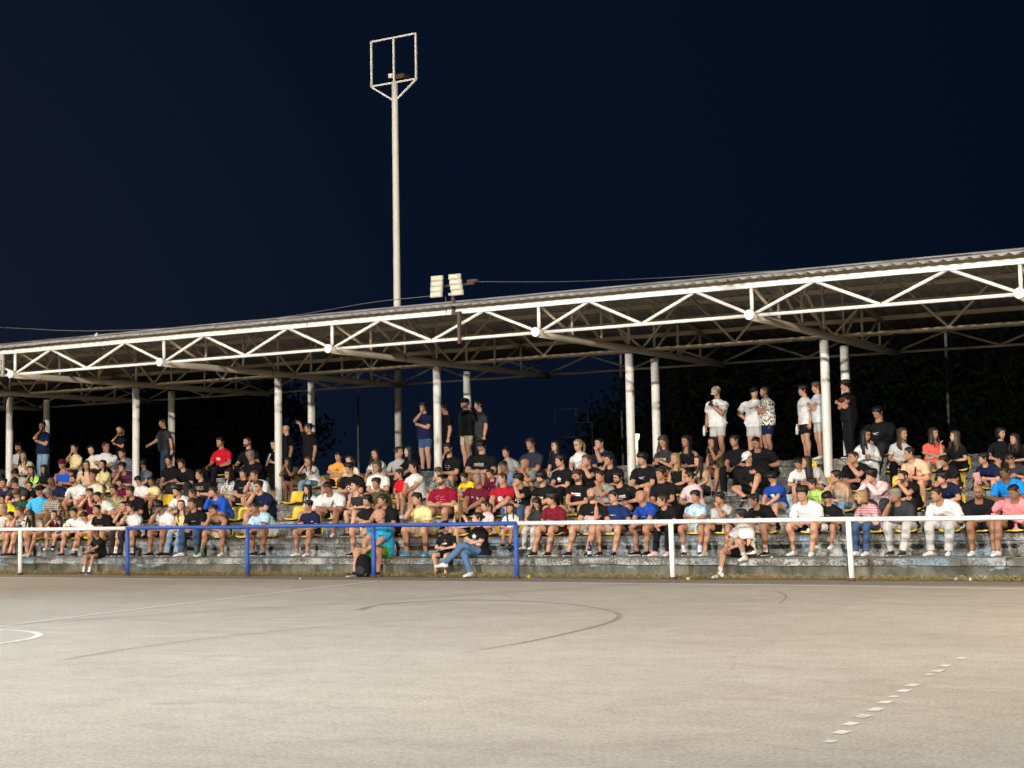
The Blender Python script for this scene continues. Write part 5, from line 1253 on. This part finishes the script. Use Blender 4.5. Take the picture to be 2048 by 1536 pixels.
    if sl != 'n':
        fr_ = spine_frames(s, B.lean, B.H, B.twist, [.995])[0]; an_ = np.arange(15)*2*math.pi/14; rr = (.073 if not woman else .064)*s*(1+.14*max(0, fat))
        tube(mb, [fr_[0]+fr_[1]*rr*math.sin(a_)+fr_[2]*rr*(1.0 if math.cos(a_) > 0 else .85)*math.cos(a_)-fr_[3]*(.028*s if math.cos(a_) > 0.5 else 0)*math.cos(a_) for a_ in an_], .0085*s, 6)
    so = mb.build('shirt', fab, P)
    if code:
        sp_ = decal_spec(code)
        if sp_: decal(B, sp_[1], gr, fat).build('chest_print', [fabric(c_) for c_ in sp_[0]], so, smooth=False)
    if 'strap' in ext:
        mb = MB(); pts = [chest(B, x_*s, t_, gr, fat, .014) for x_, t_ in ((.10, .90), (.07, .75), (.02, .55), (-.05, .35), (-.10, .2))]; tube(mb, cr(pts, 3), .016*s, 5, R2=.004, ref=Rs); mb.build('strap', fabric('black'), P)
    # ---- shorts or trousers
    bc, bt = bot.split('.'); fab = fabric(bc); mb = MB(); torso_loft(mb, B, .006 if row != '0' else .010, -.12 if not standing else -.22, .03, 6, 22, fat, .006, rg)
    for k in (-1, 1):
        kn, an = knee[k], ankle[k]; h0 = hip[k]+np.array([-k*.02*s, .02*s, .01*s])
        if bt == 's':
            e_ = .74 if not woman else .45; Q = cr([np.r_[h0, .105], np.r_[h0+(kn-h0)*.3, .100], np.r_[h0+(kn-h0)*.55*e_/.74, .093], np.r_[h0+(kn-h0)*e_, .090]], 3)
        else: Q = cr([np.r_[h0, .104], np.r_[h0+(kn-h0)*.5, .088], np.r_[kn+np.array([0, -.008*s, .006*s]), .072], np.r_[kn*.6+an*.4, .068], np.r_[an+np.array([0, 0, .01*s]), .056 if not (woman and bc in ('black', 'lgrey')) else .044]], 4)
        wv = 1+.035*np.sin(np.arange(len(Q))*2.1+rg.random()*6); tube(mb, Q[:, :3], Q[:, 3]*s*wv*(.96 if woman else 1.08)*(1+.2*max(0, fat)), 12, cap1=False)
    mb.build('shorts' if bt == 's' else 'trousers', fab, P)
    # ---- shoes
    sc = 'white' if 'wshoe' in ext else 'cyan' if 'bshoe' in ext else 'pinkw' if 'pshoe' in ext else ['black', 'black', 'dgrey', 'white', 'lgrey', 'navy'][int(rg.integers(0, 6))]
    for k in (-1, 1):
        mb = MB(); shoe_mesh(mb, ankle[k], fdir[k]*np.array([1, 1, 0]), s); mb.build('shoe', [fabric(sc), M_sole], P)
        if 'sock' in ext:
            mb = MB(); kn, an = knee[k], ankle[k]; tube(mb, [an+(kn-an)*t_ for t_ in (-.02, .12, .30)], np.array([.041, .040, .046])*s, 10, cap0=False, cap1=False); mb.build('sock', fabric('white'), P)
    # ---- hair, cap, glasses
    st, hc = (hair.split('.')+['k'])[:2]; hm = hairm(hc)
    if st == 'cap':
        mb = MB(); hair_shell(mb, C, Rh, hs, .006, .003, .06, rg, nape=-.06); mb.build('hair', hairm('d'), P)
        mb = MB(); hair_shell(mb, C, Rh, hs, .020, .014, .05, rg, cap=True)
        pts = []; n_ = 9
        for i, (ro, dz) in enumerate(((.0, .045), (.045, .040), (.075, .030))):
            for a_ in np.radians(np.linspace(-62, 62, n_)): pts.append(((.070+ro*.25)*math.sin(a_)*1.12, -(.088+ro*math.cos(a_)*1.0)*math.cos(a_)**.6, dz-.012*abs(math.sin(a_))**2))
        pts = np.array(pts); pts = np.concatenate([pts, pts-np.array([0, 0, .005])]); V = (pts*hs) @ Rh.T+C; m_ = 3*n_
        q = [(i*n_+j, (i+1)*n_+j, (i+1)*n_+j+1, i*n_+j+1) for i in range(2) for j in range(n_-1)]; q += [tuple(m_+a_ for a_ in qq[::-1]) for qq in q]; q += [(2*n_+j, m_+2*n_+j, m_+2*n_+j+1, 2*n_+j+1) for j in range(n_-1)]
        mb.add(V, q); mb.build('cap', [fabric({'k': 'black', 'r': 'maroon', 't': 'beige', 'w': 'white'}[hc])], P)
    elif st != 'bald':
        mb = MB()
        pr = dict(bz=(.004, .002, .062), sh=(.022, .008, .058), fr=(.030, .016, .044), lg=(.014, .014, .070), pt=(.010, .009, .070), bn=(.010, .009, .070), bob=(.018, .018, .060))[st]
        j_ = rg.uniform(-.3, .35)
        hair_shell(mb, C, Rh, hs, pr[0]*(1+j_), pr[1]*(1+j_*.5), pr[2]+rg.uniform(-.008, .008), rg, nape=-.075 if st in ('lg', 'bob', 'bz', 'sh') else -.06)
        if st == 'lg': curtain(mb, C, Rz, hs, -.40 if rg.random() < .6 else -.32, rg, B.lean)
        elif st == 'bob': curtain(mb, C, Rz, hs, -.12, rg, B.lean)
        elif st == 'pt':
            b0 = np.array([0, .100, .03]); Q = cr([np.r_[b0, .022], np.r_[0, .145, .035, .030], np.r_[0, .165, -.04, .032], np.r_[0, .155, -.14, .026], np.r_[0, .14, -.24, .010]], 3); tube(mb, (Q[:, :3]*hs) @ Rz.T+C, Q[:, 3]*hs, 9)
        elif st == 'bn':
            Q = np.array([(0, .09, .02, .012), (0, .105, .022, .030), (0, .125, .024, .034), (0, .142, .024, .024), (0, .150, .024, .008)]); tube(mb, (Q[:, :3]*hs) @ Rh.T+C, Q[:, 3]*hs, 10)
        if st == 'lg':
            for k in (-1, 1):
                if rg.random() < .5: Q = cr([np.r_[k*.050, -.035, .080, .012], np.r_[k*.076, -.040, .02, .018], np.r_[k*.082, -.045, -.08, .024], np.r_[k*.088, -.075, -.19, .026], np.r_[k*.085, -.095, -.29, .012]], 3); tube(mb, (Q[:, :3]*hs) @ Rz.T+C, Q[:, 3]*hs*.65, 8, R2=Q[:, 3]*hs*1.3, ref=(1, .2, 0))
        mb.build('hair', hm, P)
    if 'gl' in ext:
        mb = MB()
        for k in (-1, 1):
            a_ = np.linspace(0, 2*math.pi, 13); Q = np.c_[k*.034+.023*np.cos(a_), np.full(13, -.099)+.010*np.abs(.034+.023*np.cos(a_)*k)/.05, .002+.016*np.sin(a_)]; tube(mb, (Q*hs) @ Rh.T+C, .0028*hs, 5)
            tube(mb, (np.array([(k*.057, -.088, .006), (k*.076, -.03, .008), (k*.077, .02, .004)])*hs) @ Rh.T+C, .0028*hs, 5)
        tube(mb, (np.array([(-.012, -.104, .006), (.012, -.104, .006)])*hs) @ Rh.T+C, .0028*hs, 5); mb.build('glasses', M_black, P)
    # ---- held things become things of their own
    Mw = np.array(rotz(byaw)); tow = lambda p: Mw @ (p*np.array([1.07, 1.04, 1.0]))+np.array([X, Y, Z])
    el, wr, hd, curl = arms[1]; el2, wr2, hd2, _ = arms[-1]
    if 'phone' in ext: PROPS.append(('phone', tow(wr+hd*.09*s+np.array([0, 0, .03])), byaw, label))
    if 'bottle' in ext: PROPS.append(('bottle', tow(wr2+hd2*.07*s+np.array([-.03*s, -.02, -.02])), byaw, label))
    if 'popcorn' in ext: PROPS.append(('popcorn', tow((wr+wr2)/2+np.array([-.08, -.08, .02])), byaw, label))
    if 'paper' in ext: PROPS.append(('paper', tow((wr+wr2)/2+np.array([0, -.06, .08])), byaw, label))
    return P
for i_, row_ in enumerate(PEOPLE): person(i_, *row_)
for kind, p, yw, lb in PROPS:
    mb = MB()
    if kind == 'phone':
        box(mb, -.037, .037, -.006, .006, -.075, .075, bev=.004); o = mb.build('phone', M_black, loc=tuple(p)); o.rotation_euler = (-.9, 0, yw); tag(o, 'dark phone held by the '+lb.split(',')[0].replace(' in ', ' wearing '), 'phone')
    elif kind == 'bottle':
        tube(mb, [(0, 0, z) for z in (-.12, -.115, .0, .05, .08, .085, .105)], [.02, .033, .034, .03, .014, .015, .014], 12); o = mb.build('water_bottle', plain('clear_plastic', (.55, .62, .62), .2, .5), loc=tuple(p)); tag(o, 'small water bottle held by the '+lb.split(',')[0].replace(' in ', ' wearing '), 'bottle')
    elif kind == 'popcorn':
        m, t, b = nodes('popcorn_stripes', .7); w_ = t.nodes.new('ShaderNodeTexWave'); w_.inputs['Scale'].default_value = 16; t.links.new(coord(t), w_.inputs[0]); base(t, b, ramp(t, w_.outputs['Fac'], [(.45, (.75, .72, .68)), (.5, (.55, .03, .05))]))
        tube(mb, [(0, 0, -.10), (0, 0, .10)], [.055, .08], 4); o = mb.build('popcorn_box', m, smooth=False, loc=tuple(p)); o.rotation_euler = (.2, -.5, .8); tag(o, 'red and white striped popcorn box on a lap in the third row', 'popcorn')
    else:
        tube(mb, [(0, 0, -.13), (0, 0, .13)], .02, 8); o = mb.build('rolled_paper', fabric('white'), loc=tuple(p)); o.rotation_euler = (0, .4, 0); tag(o, 'rolled white paper held beside a column on the back bench', 'paper')

# ------------------------------------------------------------------ yellow bucket seats
def seat_mesh():
    prof = cr([(-.20, .035), (-.185, .058), (-.10, .050), (.04, .045), (.12, .065), (.155, .14), (.175, .23), (.19, .315), (.205, .325)], 2); n = 11; V = []
    for i, (y, z) in enumerate(prof):
        u = i/(len(prof)-1); hw = .190 if u < .75 else .190*math.sqrt(max(.05, 1-((u-.75)/.27)**2))
        for k in range(n): a = (k/(n-1)-.5)*2; lift = .035*abs(a)**3; V.append((a*hw, y-(lift*1.2 if u > .5 else 0), z+(lift*.8 if u <= .5 else 0)))
    V = np.array(V); m = len(prof); V2 = V+np.array([0, .008, -.012]); q = [(i*n+k, i*n+k+1, (i+1)*n+k+1, (i+1)*n+k) for i in range(m-1) for k in range(n-1)]
    o = m*n; q2 = [tuple(o+a for a in qq[::-1]) for qq in q]; e = [(k, o+k, o+k+1, k+1) for k in range(n-1)]+[((m-1)*n+k, (m-1)*n+k+1, o+(m-1)*n+k+1, o+(m-1)*n+k) for k in range(n-1)]
    e += [(i*n, (i+1)*n, o+(i+1)*n, o+i*n) for i in range(m-1)]+[(i*n+n-1, o+i*n+n-1, o+(i+1)*n+n-1, (i+1)*n+n-1) for i in range(m-1)]
    mb = MB(); mb.add(np.concatenate([V, V2]), q+q2+e); me = mb.mesh('stadium_seat'); me.materials.append(M_seat); return me
SM = seat_mesh(); mb = MB(); box(mb, -.12, .12, -.10, .10, .0, .034); BR = mb.mesh('bracket', False); BR.materials.append(M_brown)
RN = ['kerb', 'front row', 'second row', 'third row', 'fourth row', 'back bench']
taken = {r: [] for r in range(1, 6)}
def seat(r, x, z, label):
    o = put('stadium_seat', SM, None, (x, E_[r]+.185, z)); o.rotation_euler = (0, 0, random.Random(int(x*100)).uniform(-.05, .05)); tag(o, label, 'seat', 'yellow seats on the terraces'); put('bracket', BR, o)
for row_ in PEOPLE:
    r = row_[5]
    if r in '12345':
        r = int(r); x = row_[0]
        if -12.6 < x < -9.9 and r in (2, 3, 4): continue
        if any(abs(x-a_) < .41 for a_ in taken[r]): continue
        taken[r].append(x); seat(r, x, L_[r]+(row_[2]-L_[r-1] if r == 5 else 0), 'yellow seat under '+row_[-1].split(',')[0].replace('person in ', 'the ')+', '+RN[r])
EMPTY = {1: [-19.95, -20.48, -22.0, -23.6, -27.41, -15.39], 2: [-21.56, -28.2, -26.0, -23.18, -22.1], 3: [-22.5, -26.52, -8.06, -8.94, -6.5, -24.9], 4: [-25.09, -24.45, -23.65, -10.35, -8.24, -6.87, -6.0, -21.6]}
for r, l in EMPTY.items():
    c = 0
    for x in sorted(l):
        if any(abs(x-a_) < .38 for a_ in taken[r]): continue
        taken[r].append(x); c += 1; seat(r, x, L_[r], f'empty yellow plastic bucket seat, {RN[r]}, {["first","second","third","fourth","fifth","sixth","seventh","eighth"][c-1]} empty one from left')

# ------------------------------------------------------------------ small things
def lathe(name, prof, loc, mat, label, cat, group=None, n=14):
    mb = MB(); tube(mb, [(0, 0, z) for _, z in prof], [r for r, _ in prof], n); o = mb.build(name, mat, loc=loc); tag(o, label, cat, group); return o
BOT = [(.02, 0), (.034, .006), (.035, .13), (.03, .16), (.014, .20), (.0135, .245), (.016, .25), (.014, .262)]
M_gb = plain('green_glass', (.02, .10, .03), .12, .6); M_db = plain('dark_bottle', (.015, .025, .06), .15, .6)
lathe('glass_bottle', BOT, (-22.88, 26.62, .362), M_gb, 'green glass bottle on the kerb, left one of two', 'bottle', 'bottles on the kerb')
lathe('glass_bottle', BOT, (-22.74, 26.66, .362), M_gb, 'green glass bottle on the kerb, right one of two', 'bottle', 'bottles on the kerb')
b_ = lathe('sports_bottle', [(.03, 0), (.04, .01), (.042, .16), (.036, .21), (.02, .235), (.02, .26), (.012, .29)], (-13.22, 26.60, .362), M_db, 'dark blue sports bottle standing between front row feet', 'bottle', 'bottles on the kerb')
mb = MB(); tube(mb, [(0, 0, .05), (0, 0, .11)], .0425, 14, cap0=False, cap1=False); mb.build('label_band', fabric('lgrey'), b_)
bp = empty('backpack', (-17.78, 25.66, 0)); tag(bp, 'black backpack standing on the ground beside green shorts', 'backpack')
mb = MB(); tube(mb, [(0, 0, z) for z in (0, .03, .12, .25, .36, .43, .46)], [.13, .165, .175, .17, .14, .08, .02], 16, R2=[.09, .12, .125, .12, .10, .06, .02]); mb.build('bag', fabric('black'), bp)
mb = MB(); tube(mb, [(0, -.10, z) for z in (.05, .07, .17, .22)], [.06, .11, .11, .05], 12, R2=[.02, .045, .045, .02]); mb.build('front_pocket', fabric('dgrey'), bp)
mb = MB(); tube(mb, cr([(-.04, .03, .44), (-.03, .03, .50), (.03, .03, .50), (.04, .03, .44)], 4), .010, 6); mb.build('handle', fabric('black'), bp)
for k in (-1, 1):
    mb = MB(); tube(mb, cr([(k*.07, .10, .40), (k*.10, .16, .25), (k*.09, .12, .05)], 4), .02, 6, R2=.006, ref=(1, 0, 0)); mb.build('strap', fabric('black'), bp)
def crumple(loc, s_, mat, label, seed):
    R2_ = np.random.default_rng(seed); z = np.linspace(0, 1, 6); mb = MB(); V = []
    P = [(R2_.normal(0, .15)*s_, R2_.normal(0, .15)*s_, t_*s_*.55) for t_ in z]; tube(mb, P, np.array([.4, .8, 1, .9, .6, .15])*s_*R2_.uniform(.6, 1, 6), 7)
    o = mb.build('litter', mat, smooth=False, loc=loc); tag(o, label, 'litter', 'litter on the ground')
crumple((-18.58, 24.66, 0), .03, fabric('cream'), 'pale paper scrap on the asphalt left of the middle', 1)
crumple((-14.12, 25.80, 0), .06, fabric('yellow'), 'yellow and red wrapper by the last blue post', 2)
crumple((-5.9, 25.72, .02), .035, fabric('white'), 'white crumpled paper in the dry grass at the right', 3)
crumple((-6.15, 25.74, .02), .04, fabric('lgrey'), 'grey crumpled bag in the dry grass at the right', 4)
crumple((-10.82, 25.66, .0), .035, fabric('peach'), 'brown paper scrap beside the first white post', 5)
crumple((-9.45, 26.20, .362), .03, fabric('white'), 'tiny white scrap on the kerb between white trainers', 6)
